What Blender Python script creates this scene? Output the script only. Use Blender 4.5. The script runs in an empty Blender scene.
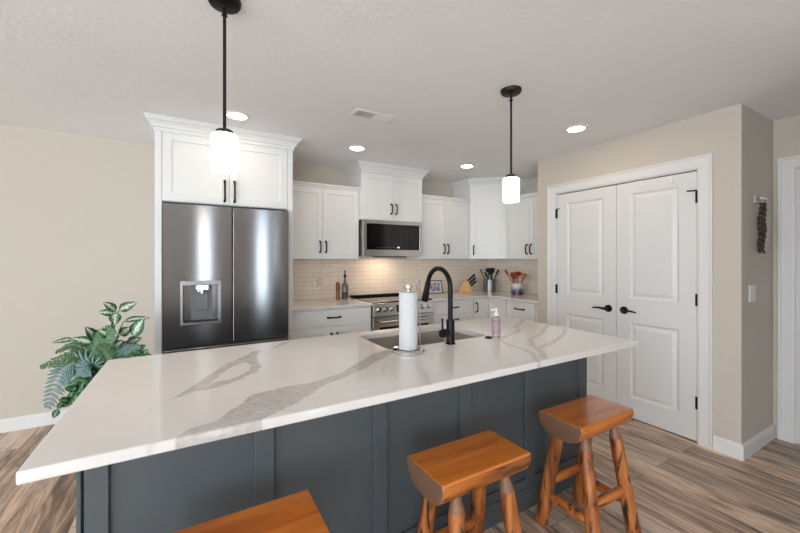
import bpy, bmesh, math, random
from mathutils import Vector, Matrix, noise as mnoise
random.seed(7)
R = math.radians
scene = bpy.context.scene
COL = scene.collection

# ------------------------------------------------------------------ camera, sky, exposure
CAM_Z, YAW = 1.3744, 30.08
cam = bpy.data.cameras.new('camera')
cam.sensor_width = 36.0
cam.lens = 36.0 * 361.65 / 800.0
cam.shift_y = -(266.5 - 258.9) / 800.0
cam.clip_start = 0.02
camo = bpy.data.objects.new('camera', cam)
camo.location = (0, 0, CAM_Z)
camo.rotation_euler = (R(90), 0, R(-YAW))
COL.objects.link(camo)
scene.camera = camo

world = bpy.data.worlds.new('daylight_sky')
world.use_nodes = True
scene.world = world
SKY = (0.80, 0.90, 1.0)
SKY_STRENGTH = 7.6
wb = world.node_tree.nodes['Background']
wb.inputs['Color'].default_value = (*SKY, 1)
wb.inputs['Strength'].default_value = SKY_STRENGTH

CAN_STRENGTH = 40.0      # recessed ceiling lamps
STRIP_STRENGTH = 32.0      # cooktop lamp under the microwave
PENDANT_WATTS = 4.2       # bulbs inside the pendant shades
vs = scene.view_settings
vs.view_transform = 'Standard'
vs.look = 'None'
vs.exposure = 0.25
vs.gamma = 1.0
vs.use_curve_mapping = False
scene.cycles.use_denoising = True
scene.cycles.sample_clamp_indirect = 8.0
scene.cycles.max_bounces = 12
scene.cycles.diffuse_bounces = 6

# ------------------------------------------------------------------ helpers
def lin(c):
    return tuple(((x / 255.0) / 12.92 if x / 255.0 <= 0.04045 else ((x / 255.0 + 0.055) / 1.055) ** 2.4) for x in c)

def new_mat(name):
    m = bpy.data.materials.new(name)
    m.use_nodes = True
    nt = m.node_tree
    return m, nt, nt.nodes['Principled BSDF'], nt.nodes, nt.links

def pm(name, rgb, rough=0.5, metal=0.0, vary=0.03, scale=(4, 4, 4), bump=0.0, bscale=60.0, spec=None, coat=0.0, trans=0.0, ior=None, aniso=0.0):
    """plain procedural surface: base colour with a slight noise variation and optional bump"""
    m, nt, b, N, L = new_mat(name)
    tc = N.new('ShaderNodeTexCoord')
    mp = N.new('ShaderNodeMapping'); mp.inputs['Scale'].default_value = scale
    L.new(tc.outputs['Object'], mp.inputs['Vector'])
    nz = N.new('ShaderNodeTexNoise'); nz.inputs['Scale'].default_value = 1.0; nz.inputs['Detail'].default_value = 3
    L.new(mp.outputs['Vector'], nz.inputs['Vector'])
    mx = N.new('ShaderNodeMix'); mx.data_type = 'RGBA'
    c = lin(rgb)
    mx.inputs['A'].default_value = (*[x * (1 - vary) for x in c], 1)
    mx.inputs['B'].default_value = (*[min(1, x * (1 + vary)) for x in c], 1)
    L.new(nz.outputs['Fac'], mx.inputs['Factor'])
    L.new(mx.outputs['Result'], b.inputs['Base Color'])
    b.inputs['Roughness'].default_value = rough
    b.inputs['Metallic'].default_value = metal
    if spec is not None: b.inputs['Specular IOR Level'].default_value = spec
    if coat: b.inputs['Coat Weight'].default_value = coat; b.inputs['Coat Roughness'].default_value = 0.08
    if trans: b.inputs['Transmission Weight'].default_value = trans
    if ior: b.inputs['IOR'].default_value = ior
    if aniso:
        b.inputs['Anisotropic'].default_value = aniso
        b.inputs['Anisotropic Rotation'].default_value = 0.25
        tg = N.new('ShaderNodeTangent'); tg.direction_type = 'RADIAL'; tg.axis = 'Z'
        L.new(tg.outputs['Tangent'], b.inputs['Tangent'])
    if bump:
        bn = N.new('ShaderNodeTexNoise'); bn.inputs['Scale'].default_value = bscale; bn.inputs['Detail'].default_value = 4
        L.new(tc.outputs['Object'], bn.inputs['Vector'])
        bp = N.new('ShaderNodeBump'); bp.inputs['Strength'].default_value = bump; bp.inputs['Distance'].default_value = 0.004
        L.new(bn.outputs['Fac'], bp.inputs['Height'])
        L.new(bp.outputs['Normal'], b.inputs['Normal'])
    return m

def emit_mat(name, rgb, strength):
    m, nt, b, N, L = new_mat(name)
    b.inputs['Base Color'].default_value = (*lin(rgb), 1)
    b.inputs['Emission Color'].default_value = (*lin(rgb), 1)
    b.inputs['Emission Strength'].default_value = strength
    return m

WLOC = {}   # world location of every thing, for its parts

def finish(me, smooth, ang=35):
    if smooth:
        me.polygons.foreach_set('use_smooth', [True] * len(me.polygons))
        if ang:
            try: me.set_sharp_from_angle(angle=R(ang))
            except Exception: pass

def tag(o, label, cat, group=None, kind=None):
    if label: o['label'] = label
    if cat: o['category'] = cat
    if group: o['group'] = group
    if kind: o['kind'] = kind
    return o

def thing(name, label, cat, loc, group=None):
    o = bpy.data.objects.new(name, None)
    o.empty_display_size = 0.05
    o.location = loc
    COL.objects.link(o)
    WLOC[o] = Vector(loc)
    return tag(o, label, cat, group)

def obj(name, bm, mat, parent=None, smooth=True, bevel=0.0, ang=35, loc=None, label=None, segs=2):
    """links bm (world coordinates) as ONE object; as a part it shares its thing's origin"""
    if loc is not None: base = Vector(loc)
    elif parent is not None: base = WLOC[parent]
    else:
        xs = [v.co for v in bm.verts]
        base = Vector(((min(v.x for v in xs) + max(v.x for v in xs)) / 2, (min(v.y for v in xs) + max(v.y for v in xs)) / 2, min(v.z for v in xs)))
    bmesh.ops.translate(bm, verts=bm.verts, vec=-base)
    me = bpy.data.meshes.new(name)
    bm.to_mesh(me); bm.free()
    for m in (mat if isinstance(mat, (list, tuple)) else [mat]): me.materials.append(m)
    finish(me, smooth, ang)
    o = bpy.data.objects.new(name, me)
    COL.objects.link(o)
    WLOC[o] = base
    if parent is not None:
        o.parent = parent
        o.location = base - WLOC[parent]
    else:
        o.location = base
    if bevel:
        md = o.modifiers.new('edge', 'BEVEL'); md.width = bevel; md.segments = segs; md.limit_method = 'ANGLE'; md.angle_limit = R(40)
        md.harden_normals = False
    if label: o['label'] = label
    return o

def B(): return bmesh.new()

def box(bm, x0, y0, z0, x1, y1, z1, mi=0):
    vs_ = [bm.verts.new(p) for p in ((x0,y0,z0),(x1,y0,z0),(x1,y1,z0),(x0,y1,z0),(x0,y0,z1),(x1,y0,z1),(x1,y1,z1),(x0,y1,z1))]
    for f in ((0,3,2,1),(4,5,6,7),(0,1,5,4),(1,2,6,5),(2,3,7,6),(3,0,4,7)):
        fc = bm.faces.new([vs_[i] for i in f]); fc.material_index = mi
    return bm

def boxb(*a): return box(B(), *a)

def frame_of(d):
    d = d.normalized()
    up = Vector((0, 0, 1)) if abs(d.z) < 0.95 else Vector((1, 0, 0))
    a = d.cross(up).normalized()
    return a, a.cross(d).normalized()

def tube(bm, pts, rad, n=12, caps=True, flat=None, mi=0):
    """tube along pts; rad a number or list; flat squashes the second axis"""
    pts = [Vector(p) for p in pts]
    rads = rad if isinstance(rad, (list, tuple)) else [rad] * len(pts)
    rings = []
    pa = None
    for i, p in enumerate(pts):
        d = (pts[min(i + 1, len(pts) - 1)] - pts[max(i - 1, 0)])
        a, b = frame_of(d)
        if pa is not None:
            a = (pa - d.normalized() * pa.dot(d.normalized())).normalized(); b = a.cross(d.normalized()).normalized()
        pa = a
        k = flat if flat else 1.0
        rings.append([bm.verts.new(p + a * (math.cos(2*math.pi*j/n) * rads[i]) + b * (math.sin(2*math.pi*j/n) * rads[i] * k)) for j in range(n)])
    for r0, r1 in zip(rings, rings[1:]):
        for j in range(n):
            f = bm.faces.new((r0[j], r0[(j+1) % n], r1[(j+1) % n], r1[j])); f.material_index = mi
    if caps:
        bm.faces.new(rings[0][::-1]).material_index = mi
        bm.faces.new(rings[-1]).material_index = mi
    bmesh.ops.recalc_face_normals(bm, faces=bm.faces)
    return bm

def lathe(bm, prof, cx, cy, n=32, cap0=True, cap1=True):
    """profile of (r, z) turned about the vertical through (cx, cy)"""
    rings = []
    for r, z in prof:
        r = max(r, 1e-4)
        rings.append([bm.verts.new((cx + r * math.cos(2*math.pi*j/n), cy + r * math.sin(2*math.pi*j/n), z)) for j in range(n)])
    for r0, r1 in zip(rings, rings[1:]):
        for j in range(n):
            bm.faces.new((r0[j], r0[(j+1) % n], r1[(j+1) % n], r1[j]))
    if cap0: bm.faces.new(rings[0][::-1])
    if cap1: bm.faces.new(rings[-1])
    bmesh.ops.recalc_face_normals(bm, faces=bm.faces)
    return bm

def prism(bm, poly, z0, z1):
    lo = [bm.verts.new((x, y, z0)) for x, y in poly]; hi = [bm.verts.new((x, y, z1)) for x, y in poly]
    n = len(poly)
    for i in range(n): bm.faces.new((lo[i], lo[(i+1) % n], hi[(i+1) % n], hi[i]))
    bm.faces.new(lo[::-1]); bm.faces.new(hi)
    bmesh.ops.recalc_face_normals(bm, faces=bm.faces)
    return bm

def xform(bm, M):
    bmesh.ops.transform(bm, matrix=M, verts=bm.verts)
    return bm

def face_matrix(org, along, out):
    """local x = along the face, local y = into the thing, local z = up"""
    a = Vector((*along, 0)).normalized(); o = Vector((*out, 0)).normalized()
    M = Matrix.Identity(4)
    for i in range(3):
        M[i][0] = a[i]; M[i][1] = -o[i]; M[i][2] = (0, 0, 1)[i]; M[i][3] = Vector(org)[i]
    return M

def panel_slab(W, H, T, panels, rings, M):
    """slab W x H x T with moulded panels; rings = [(inset, depth), ...] from the panel's rim inwards"""
    bm = B()
    xs = sorted({0, W, *[p[0] for p in panels], *[p[2] for p in panels]})
    zs = sorted({0, H, *[p[1] for p in panels], *[p[3] for p in panels]})
    V = {}
    def v(x, y, z):
        k = (round(x, 5), round(y, 5), round(z, 5))
        if k not in V: V[k] = bm.verts.new((x, y, z))
        return V[k]
    def inside(x, z): return any(p[0] < x < p[2] and p[1] < z < p[3] for p in panels)
    for i in range(len(xs) - 1):
        for j in range(len(zs) - 1):
            if inside((xs[i] + xs[i+1]) / 2, (zs[j] + zs[j+1]) / 2): continue
            bm.faces.new((v(xs[i], 0, zs[j]), v(xs[i+1], 0, zs[j]), v(xs[i+1], 0, zs[j+1]), v(xs[i], 0, zs[j+1])))
    for (x0, z0, x1, z1) in panels:
        # rim subdivided only at its own corners; in-between grid verts are left as T-points
        prev = [(x0, 0, z0), (x1, 0, z0), (x1, 0, z1), (x0, 0, z1)]
        for ins, dep in rings:
            cur = [(x0+ins, dep, z0+ins), (x1-ins, dep, z0+ins), (x1-ins, dep, z1-ins), (x0+ins, dep, z1-ins)]
            for k in range(4):
                q = (k + 1) % 4
                bm.faces.new((v(*prev[k]), v(*prev[q]), v(*cur[q]), v(*cur[k])))
            prev = cur
        bm.faces.new([v(*p) for p in prev])
    bx = [(0, 0), (W, 0), (W, H), (0, H)]
    for k in range(4):
        a, b_ = bx[k], bx[(k + 1) % 4]
        bm.faces.new((v(a[0], T, a[1]), v(b_[0], T, b_[1]), v(b_[0], 0, b_[1]), v(a[0], 0, a[1])))
    bm.faces.new([v(x, T, z) for x, z in bx[::-1]])
    bmesh.ops.recalc_face_normals(bm, faces=bm.faces)
    return xform(bm, M)

def sweep_profile(bm, path, prof):
    """sweeps prof [(out, z), ...] along an open xy path with mitred corners; out = to the right of travel"""
    path = [Vector((x, y)) for x, y in path]
    n = len(path)
    cols = []
    for i in range(n):
        ds = []
        if i > 0: ds.append((path[i] - path[i-1]).normalized())
        if i < n - 1: ds.append((path[i+1] - path[i]).normalized())
        ns = [Vector((d.y, -d.x)) for d in ds]
        if len(ns) == 2:
            m = (ns[0] + ns[1]).normalized(); m = m / max(0.2, m.dot(ns[0]))
        else: m = ns[0]
        cols.append([bm.verts.new((path[i].x + m.x * o, path[i].y + m.y * o, z)) for o, z in prof])
    k = len(prof)
    for c0, c1 in zip(cols, cols[1:]):
        for j in range(k): bm.faces.new((c0[j], c1[j], c1[(j+1) % k], c0[(j+1) % k]))
    bm.faces.new(cols[0]); bm.faces.new(cols[-1][::-1])
    bmesh.ops.recalc_face_normals(bm, faces=bm.faces)
    return bm

# ------------------------------------------------------------------ materials
M_WALL = pm('greige_wall_paint', (206, 197, 184), 0.75, vary=0.012, bump=0.12, bscale=130)
M_CEIL = pm('knockdown_ceiling', (243, 244, 244), 0.9, vary=0.02, bump=0.4, bscale=38)
M_TRIM = pm('white_trim_paint', (233, 231, 227), 0.38, vary=0.01)
M_CAB = pm('white_cabinet_paint', (230, 231, 229), 0.35, vary=0.01)
M_BASECAB = pm('pale_cabinet_paint', (236, 235, 232), 0.35, vary=0.01)
M_DOOR = pm('white_door_paint', (229, 228, 226), 0.42, vary=0.01, bump=0.04, bscale=200)
M_BLACK = pm('matt_black_metal', (24, 23, 23), 0.38, metal=0.6)
M_BRONZE = pm('dark_bronze_metal', (46, 42, 40), 0.35, metal=0.8)
M_SLATE = pm('dark_slate_paint', (78, 84, 87), 0.42, vary=0.02)
M_STEEL = pm('brushed_stainless', (206, 204, 201), 0.27, metal=1.0, vary=0.06, scale=(3, 3, 160))
M_FRIDGE = pm('dark_stainless', (150, 151, 154), 0.17, metal=1.0, vary=0.03, scale=(2, 2, 220), aniso=1.0)
M_CHROME = pm('polished_chrome', (214, 214, 214), 0.08, metal=1.0)
M_SINK = pm('sink_stainless', (158, 152, 145), 0.32, metal=1.0, vary=0.05, scale=(80, 4, 4))
M_BLKGLASS = pm('black_glass', (14, 14, 15), 0.06, vary=0.0)
M_DARK = pm('dark_plastic', (28, 28, 29), 0.5)
M_GREYPLASTIC = pm('grey_plastic', (112, 113, 115), 0.4)
M_WHITEPL = pm('white_plastic', (236, 235, 231), 0.4)
M_PAPER = pm('paper_towel', (206, 206, 207), 0.95, vary=0.02, bump=0.35, bscale=180)
M_STRIP = emit_mat('strip_lens', (255, 226, 190), STRIP_STRENGTH)
M_LAMP = emit_mat('lamp_lens', (255, 232, 204), CAN_STRENGTH)

def mat_glass(name, rgb, rough=0.02):
    m, nt, b, N, L = new_mat(name)
    b.inputs['Base Color'].default_value = (*lin(rgb), 1)
    b.inputs['Roughness'].default_value = rough
    b.inputs['Transmission Weight'].default_value = 1.0
    b.inputs['IOR'].default_value = 1.45
    return m
M_GLASS = mat_glass('clear_glass', (245, 247, 247))

def mat_pane():
    m, nt, b, N, L = new_mat('window_glass')
    tr = N.new('ShaderNodeBsdfTransparent'); gl = N.new('ShaderNodeBsdfGlossy'); gl.inputs['Roughness'].default_value = 0.02
    mx = N.new('ShaderNodeMixShader'); mx.inputs[0].default_value = 0.06
    L.new(tr.outputs[0], mx.inputs[1]); L.new(gl.outputs[0], mx.inputs[2])
    L.new(mx.outputs[0], N['Material Output'].inputs['Surface'])
    return m
M_PANE = mat_pane()

def mat_shade():
    m, nt, b, N, L = new_mat('opal_glass')
    b.inputs['Base Color'].default_value = (0.9, 0.88, 0.85, 1)
    b.inputs['Roughness'].default_value = 0.25
    tl = N.new('ShaderNodeBsdfTranslucent'); tl.inputs['Color'].default_value = (0.95, 0.9, 0.84, 1)
    mx = N.new('ShaderNodeMixShader'); mx.inputs[0].default_value = 0.42
    L.new(b.outputs[0], mx.inputs[1]); L.new(tl.outputs[0], mx.inputs[2])
    L.new(mx.outputs[0], N['Material Output'].inputs['Surface'])
    return m
M_SHADE = mat_shade()

def mat_floor():
    m, nt, b, N, L = new_mat('vinyl_plank_floor')
    geo = N.new('ShaderNodeTexCoord')
    mp = N.new('ShaderNodeMapping'); mp.inputs['Rotation'].default_value = (0, 0, R(90))
    L.new(geo.outputs['Object'], mp.inputs['Vector'])
    def brick(mortar):
        br = N.new('ShaderNodeTexBrick')
        br.offset = 0.37; br.offset_frequency = 2; br.squash = 1
        br.inputs['Scale'].default_value = 1
        br.inputs['Brick Width'].default_value = 1.22
        br.inputs['Row Height'].default_value = 0.178
        br.inputs['Mortar Size'].default_value = mortar
        br.inputs['Mortar Smooth'].default_value = 0.1
        br.inputs['Color1'].default_value = (0, 0, 0, 1); br.inputs['Color2'].default_value = (1, 1, 1, 1)
        br.inputs['Mortar'].default_value = (0.5, 0.5, 0.5, 1)
        L.new(mp.outputs['Vector'], br.inputs['Vector'])
        return br
    br = brick(0.0012)
    # long streaky grain, shifted per plank
    sep = N.new('ShaderNodeSeparateXYZ'); L.new(geo.outputs['Object'], sep.inputs[0])
    sh = N.new('ShaderNodeMath'); sh.operation = 'MULTIPLY_ADD'; sh.inputs[1].default_value = 7.3
    L.new(br.outputs['Color'], sh.inputs[0]); L.new(sep.outputs['Y'], sh.inputs[2])
    cmb = N.new('ShaderNodeCombineXYZ'); L.new(sep.outputs['X'], cmb.inputs[0]); L.new(sh.outputs[0], cmb.inputs[1]); L.new(br.outputs['Color'], cmb.inputs[2])
    def grain(sx, sy, detail, dist):
        mm = N.new('ShaderNodeMapping'); mm.inputs['Scale'].default_value = (sx, sy, 5)
        L.new(cmb.outputs[0], mm.inputs['Vector'])
        nz = N.new('ShaderNodeTexNoise'); nz.inputs['Scale'].default_value = 1; nz.inputs['Detail'].default_value = detail
        nz.inputs['Distortion'].default_value = dist; nz.inputs['Roughness'].default_value = 0.62
        L.new(mm.outputs[0], nz.inputs['Vector'])
        return nz
    g1 = grain(10, 1.15, 6, 2.2); g2 = grain(48, 3.2, 4, 1.2)
    ad = N.new('ShaderNodeMath'); ad.operation = 'MULTIPLY_ADD'; ad.inputs[1].default_value = 0.32
    L.new(g2.outputs['Fac'], ad.inputs[0]); L.new(g1.outputs['Fac'], ad.inputs[2])
    ad2 = N.new('ShaderNodeMath'); ad2.operation = 'MULTIPLY_ADD'; ad2.inputs[1].default_value = 0.16
    L.new(br.outputs['Color'], ad2.inputs[0]); L.new(ad.outputs[0], ad2.inputs[2])
    cr = N.new('ShaderNodeValToRGB')
    e = cr.color_ramp.elements
    e[0].position = 0.50; e[0].color = (*lin((94, 76, 63)), 1)
    e[1].position = 0.98; e[1].color = (*lin((222, 194, 166)), 1)
    for p, c in ((0.62, (134, 110, 92)), (0.73, (170, 142, 119)), (0.84, (201, 171, 145))):
        x = e.new(p); x.color = (*lin(c), 1)
    L.new(ad2.outputs[0], cr.inputs['Fac'])
    hs = N.new('ShaderNodeHueSaturation')
    sat = N.new('ShaderNodeMapRange'); sat.inputs['To Min'].default_value = 0.72; sat.inputs['To Max'].default_value = 1.0
    pr = N.new('ShaderNodeMath'); pr.operation = 'FRACT'; pm_ = N.new('ShaderNodeMath'); pm_.operation = 'MULTIPLY'; pm_.inputs[1].default_value = 13.7
    L.new(br.outputs['Color'], pm_.inputs[0]); L.new(pm_.outputs[0], pr.inputs[0]); L.new(pr.outputs[0], sat.inputs['Value'])
    L.new(sat.outputs[0], hs.inputs['Saturation']); hs.inputs['Value'].default_value = 1.12; L.new(cr.outputs['Color'], hs.inputs['Color'])
    dk = N.new('ShaderNodeMix'); dk.data_type = 'RGBA'
    L.new(br.outputs['Fac'], dk.inputs['Factor']); L.new(hs.outputs['Color'], dk.inputs['A'])
    dk.inputs['B'].default_value = (*lin((62, 52, 46)), 1)
    L.new(dk.outputs['Result'], b.inputs['Base Color'])
    b.inputs['Roughness'].default_value = 0.42
    bp = N.new('ShaderNodeBump'); bp.inputs['Strength'].default_value = 0.15; bp.inputs['Distance'].default_value = 0.003
    L.new(ad.outputs[0], bp.inputs['Height']); L.new(bp.outputs['Normal'], b.inputs['Normal'])
    return m
M_FLOOR = mat_floor()

def mat_tile(axis):
    m, nt, b, N, L = new_mat('subway_tile_' + axis)
    tc = N.new('ShaderNodeTexCoord')
    sep = N.new('ShaderNodeSeparateXYZ'); L.new(tc.outputs['Object'], sep.inputs[0])
    cmb = N.new('ShaderNodeCombineXYZ'); L.new(sep.outputs['X' if axis == 'x' else 'Y'], cmb.inputs[0]); L.new(sep.outputs['Z'], cmb.inputs[1])
    br = N.new('ShaderNodeTexBrick'); br.offset = 0.5
    br.inputs['Scale'].default_value = 1; br.inputs['Brick Width'].default_value = 0.2; br.inputs['Row Height'].default_value = 0.0508
    br.inputs['Mortar Size'].default_value = 0.0016; br.inputs['Mortar Smooth'].default_value = 0.2
    br.inputs['Color1'].default_value = (*lin((240, 226, 210)), 1); br.inputs['Color2'].default_value = (*lin((247, 235, 220)), 1)
    br.inputs['Mortar'].default_value = (*lin((200, 187, 173)), 1)
    L.new(cmb.outputs[0], br.inputs['Vector'])
    L.new(br.outputs['Color'], b.inputs['Base Color'])
    b.inputs['Roughness'].default_value = 0.14
    nz = N.new('ShaderNodeTexNoise'); nz.inputs['Scale'].default_value = 16; L.new(tc.outputs['Object'], nz.inputs['Vector'])
    mul = N.new('ShaderNodeMath'); mul.operation = 'MULTIPLY_ADD'; mul.inputs[1].default_value = -1.0
    L.new(br.outputs['Fac'], mul.inputs[0]); L.new(nz.outputs['Fac'], mul.inputs[2])
    bp = N.new('ShaderNodeBump'); bp.inputs['Strength'].default_value = 0.35; bp.inputs['Distance'].default_value = 0.002
    L.new(mul.outputs[0], bp.inputs['Height']); L.new(bp.outputs['Normal'], b.inputs['Normal'])
    return m

def mat_quartz(name, use_attr):
    m, nt, b, N, L = new_mat(name)
    tc = N.new('ShaderNodeTexCoord')
    nz = N.new('ShaderNodeTexNoise'); nz.inputs['Scale'].default_value = 3.0; nz.inputs['Detail'].default_value = 6
    L.new(tc.outputs['Object'], nz.inputs['Vector'])
    base = N.new('ShaderNodeMix'); base.data_type = 'RGBA'
    base.inputs['A'].default_value = (*lin((215, 210, 205)), 1); base.inputs['B'].default_value = (*lin((227, 223, 219)), 1)
    L.new(nz.outputs['Fac'], base.inputs['Factor'])
    vc = N.new('ShaderNodeMix'); vc.data_type = 'RGBA'
    L.new(base.outputs['Result'], vc.inputs['A'])
    n2 = N.new('ShaderNodeTexNoise'); n2.inputs['Scale'].default_value = 42; n2.inputs['Detail'].default_value = 5
    L.new(tc.outputs['Object'], n2.inputs['Vector'])
    cr = N.new('ShaderNodeValToRGB'); cr.color_ramp.elements[0].position = 0.35; cr.color_ramp.elements[1].position = 0.72
    cr.color_ramp.elements[0].color = (*lin((176, 169, 164)), 1); cr.color_ramp.elements[1].color = (*lin((200, 195, 190)), 1)
    L.new(n2.outputs['Fac'], cr.inputs['Fac']); L.new(cr.outputs['Color'], vc.inputs['B'])
    if use_attr:
        at = N.new('ShaderNodeAttribute'); at.attribute_name = 'vein'
        L.new(at.outputs['Fac'], vc.inputs['Factor'])
    else:
        w = N.new('ShaderNodeTexNoise'); w.inputs['Scale'].default_value = 1.3; w.inputs['Detail'].default_value = 5; w.inputs['Distortion'].default_value = 1.2
        L.new(tc.outputs['Object'], w.inputs['Vector'])
        r2 = N.new('ShaderNodeValToRGB')
        e = r2.color_ramp.elements
        e[0].position = 0.485; e[0].color = (0, 0, 0, 1); e[1].position = 0.515; e[1].color = (0, 0, 0, 1)
        x = e.new(0.5); x.color = (0.3, 0.3, 0.3, 1)
        L.new(w.outputs['Fac'], r2.inputs['Fac']); L.new(r2.outputs['Color'], vc.inputs['Factor'])
    L.new(vc.outputs['Result'], b.inputs['Base Color'])
    b.inputs['Roughness'].default_value = 0.10
    return m
M_QUARTZ = mat_quartz('veined_quartz', True)
M_QUARTZ2 = mat_quartz('pale_quartz', False)

def mat_wood(name, dark, mid, light, axis='X', rough=0.28, knots=True, coat=0.5, fine=9.0):
    m, nt, b, N, L = new_mat(name)
    tc = N.new('ShaderNodeTexCoord')
    oi = N.new('ShaderNodeObjectInfo')
    ad = N.new('ShaderNodeVectorMath'); ad.operation = 'MULTIPLY_ADD'
    cb = N.new('ShaderNodeCombineXYZ')
    for i in range(3): L.new(oi.outputs['Random'], cb.inputs[i])
    ad.inputs[1].default_value = (5, 9, 7)
    L.new(cb.outputs[0], ad.inputs[0]); L.new(tc.outputs['Object'], ad.inputs[2])
    sc = {'X': (1.6, fine*2, fine*2), 'Z': (fine*3.2, fine*3.2, 2.2)}[axis]
    mp = N.new('ShaderNodeMapping'); mp.inputs['Scale'].default_value = sc
    L.new(ad.outputs[0], mp.inputs['Vector'])
    nz = N.new('ShaderNodeTexNoise'); nz.inputs['Scale'].default_value = 1; nz.inputs['Detail'].default_value = 6; nz.inputs['Distortion'].default_value = 0.9
    L.new(mp.outputs[0], nz.inputs['Vector'])
    cr = N.new('ShaderNodeValToRGB'); e = cr.color_ramp.elements
    e[0].position = 0.28; e[0].color = (*lin(dark), 1); e[1].position = 0.72; e[1].color = (*lin(light), 1)
    x = e.new(0.47); x.color = (*lin(mid), 1)
    L.new(nz.outputs['Fac'], cr.inputs['Fac'])
    out = cr.outputs['Color']
    if knots:
        vo = N.new('ShaderNodeTexNoise'); vo.inputs['Scale'].default_value = 1; vo.inputs['Detail'].default_value = 3; vo.inputs['Distortion'].default_value = 0.6
        m2 = N.new('ShaderNodeMapping'); m2.inputs['Scale'].default_value = {'X': (5, 42, 42), 'Z': (42, 42, 8)}[axis]
        L.new(ad.outputs[0], m2.inputs['Vector']); L.new(m2.outputs[0], vo.inputs['Vector'])
        r2 = N.new('ShaderNodeValToRGB'); r2.color_ramp.elements[0].position = 0.56; r2.color_ramp.elements[1].position = 0.66
        L.new(vo.outputs['Fac'], r2.inputs['Fac'])
        mx = N.new('ShaderNodeMix'); mx.data_type = 'RGBA'; mx.inputs['B'].default_value = (*lin((44, 24, 14)), 1)
        L.new(r2.outputs['Color'], mx.inputs['Factor']); L.new(out, mx.inputs['A'])
        out = mx.outputs['Result']
    L.new(out, b.inputs['Base Color'])
    b.inputs['Roughness'].default_value = rough
    b.inputs['Coat Weight'].default_value = coat; b.inputs['Coat Roughness'].default_value = 0.15
    bp = N.new('ShaderNodeBump'); bp.inputs['Strength'].default_value = 0.25; bp.inputs['Distance'].default_value = 0.002
    L.new(nz.outputs['Fac'], bp.inputs['Height']); L.new(bp.outputs['Normal'], b.inputs['Normal'])
    return m
M_SEAT = mat_wood('varnished_pine_seat', (172, 86, 24), (206, 116, 38), (222, 138, 56), 'X', 0.25, False, 0.6, 5.0)
M_BARK = mat_wood('varnished_log_edge', (104, 54, 22), (184, 102, 40), (214, 134, 62), 'X', 0.35, True, 0.4)
M_LEG = mat_wood('peeled_log_leg', (88, 46, 20), (158, 86, 36), (198, 124, 60), 'Z', 0.38, True, 0.35)
M_ENDGRAIN = pm('sealed_end_grain', (118, 88, 68), 0.35, vary=0.25, scale=(18, 30, 30), coat=0.4)
M_TENON = pm('tenon_wood', (128, 92, 66), 0.45, vary=0.25, scale=(30, 30, 30))

# ------------------------------------------------------------------ the room
WB, WR, XP, YS, H = 4.06, 3.90, 3.27, 0.973, 2.44     # back wall, right wall, pantry face, hall end wall, ceiling
XL, YR = -4.6, -3.0                                    # wall on the window side, wall behind the camera
PB = 2.655                                              # kitchen side of the pantry box
def struct(name, bm, mat, label=None, cat=None, bevel=0.0, smooth=False, loc=(0, 0, 0)):
    o = obj(name, bm, mat, None, smooth=smooth, bevel=bevel, loc=loc)
    o['kind'] = 'structure'
    if label: o['label'] = label
    if cat: o['category'] = cat
    return o
struct('floor', boxb(XL - .15, YR - .15, -0.1, WR + .15, WB + .15, 0), M_FLOOR, 'brown and grey wood-look plank floor of the kitchen', 'floor')
struct('ceiling', boxb(XL - .15, YR - .15, H, WR + .15, WB + .15, H + .1), M_CEIL, 'pale knockdown-textured ceiling over the kitchen', 'ceiling')
struct('wall_back', boxb(XL, WB, 0, WR, WB + .12, H), M_WALL, 'long beige wall behind the refrigerator and range', 'wall')
struct('wall_right', boxb(WR, YR, 0, WR + .12, WB, H), M_WALL, 'beige wall beside the hall door and kitchen corner', 'wall')

def wall_with_holes(axis, pos, thick, a0, a1, holes):
    """wall in plane axis=pos..pos+thick, from a0 to a1 along the other axis; holes (a, z, a, z)"""
    bm = B()
    cuts = sorted({a0, a1, *[h[0] for h in holes], *[h[2] for h in holes]})
    for p, q in zip(cuts, cuts[1:]):
        mid = (p + q) / 2
        hs = sorted([(h[1], h[3]) for h in holes if h[0] < mid < h[2]])
        z = 0
        for lo, hi in hs + [(H, H)]:
            if lo > z + 1e-6:
                if axis == 'x': box(bm, pos, p, z, pos + thick, q, lo)
                else: box(bm, p, pos, z, q, pos + thick, lo)
            z = hi
    return bm
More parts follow.
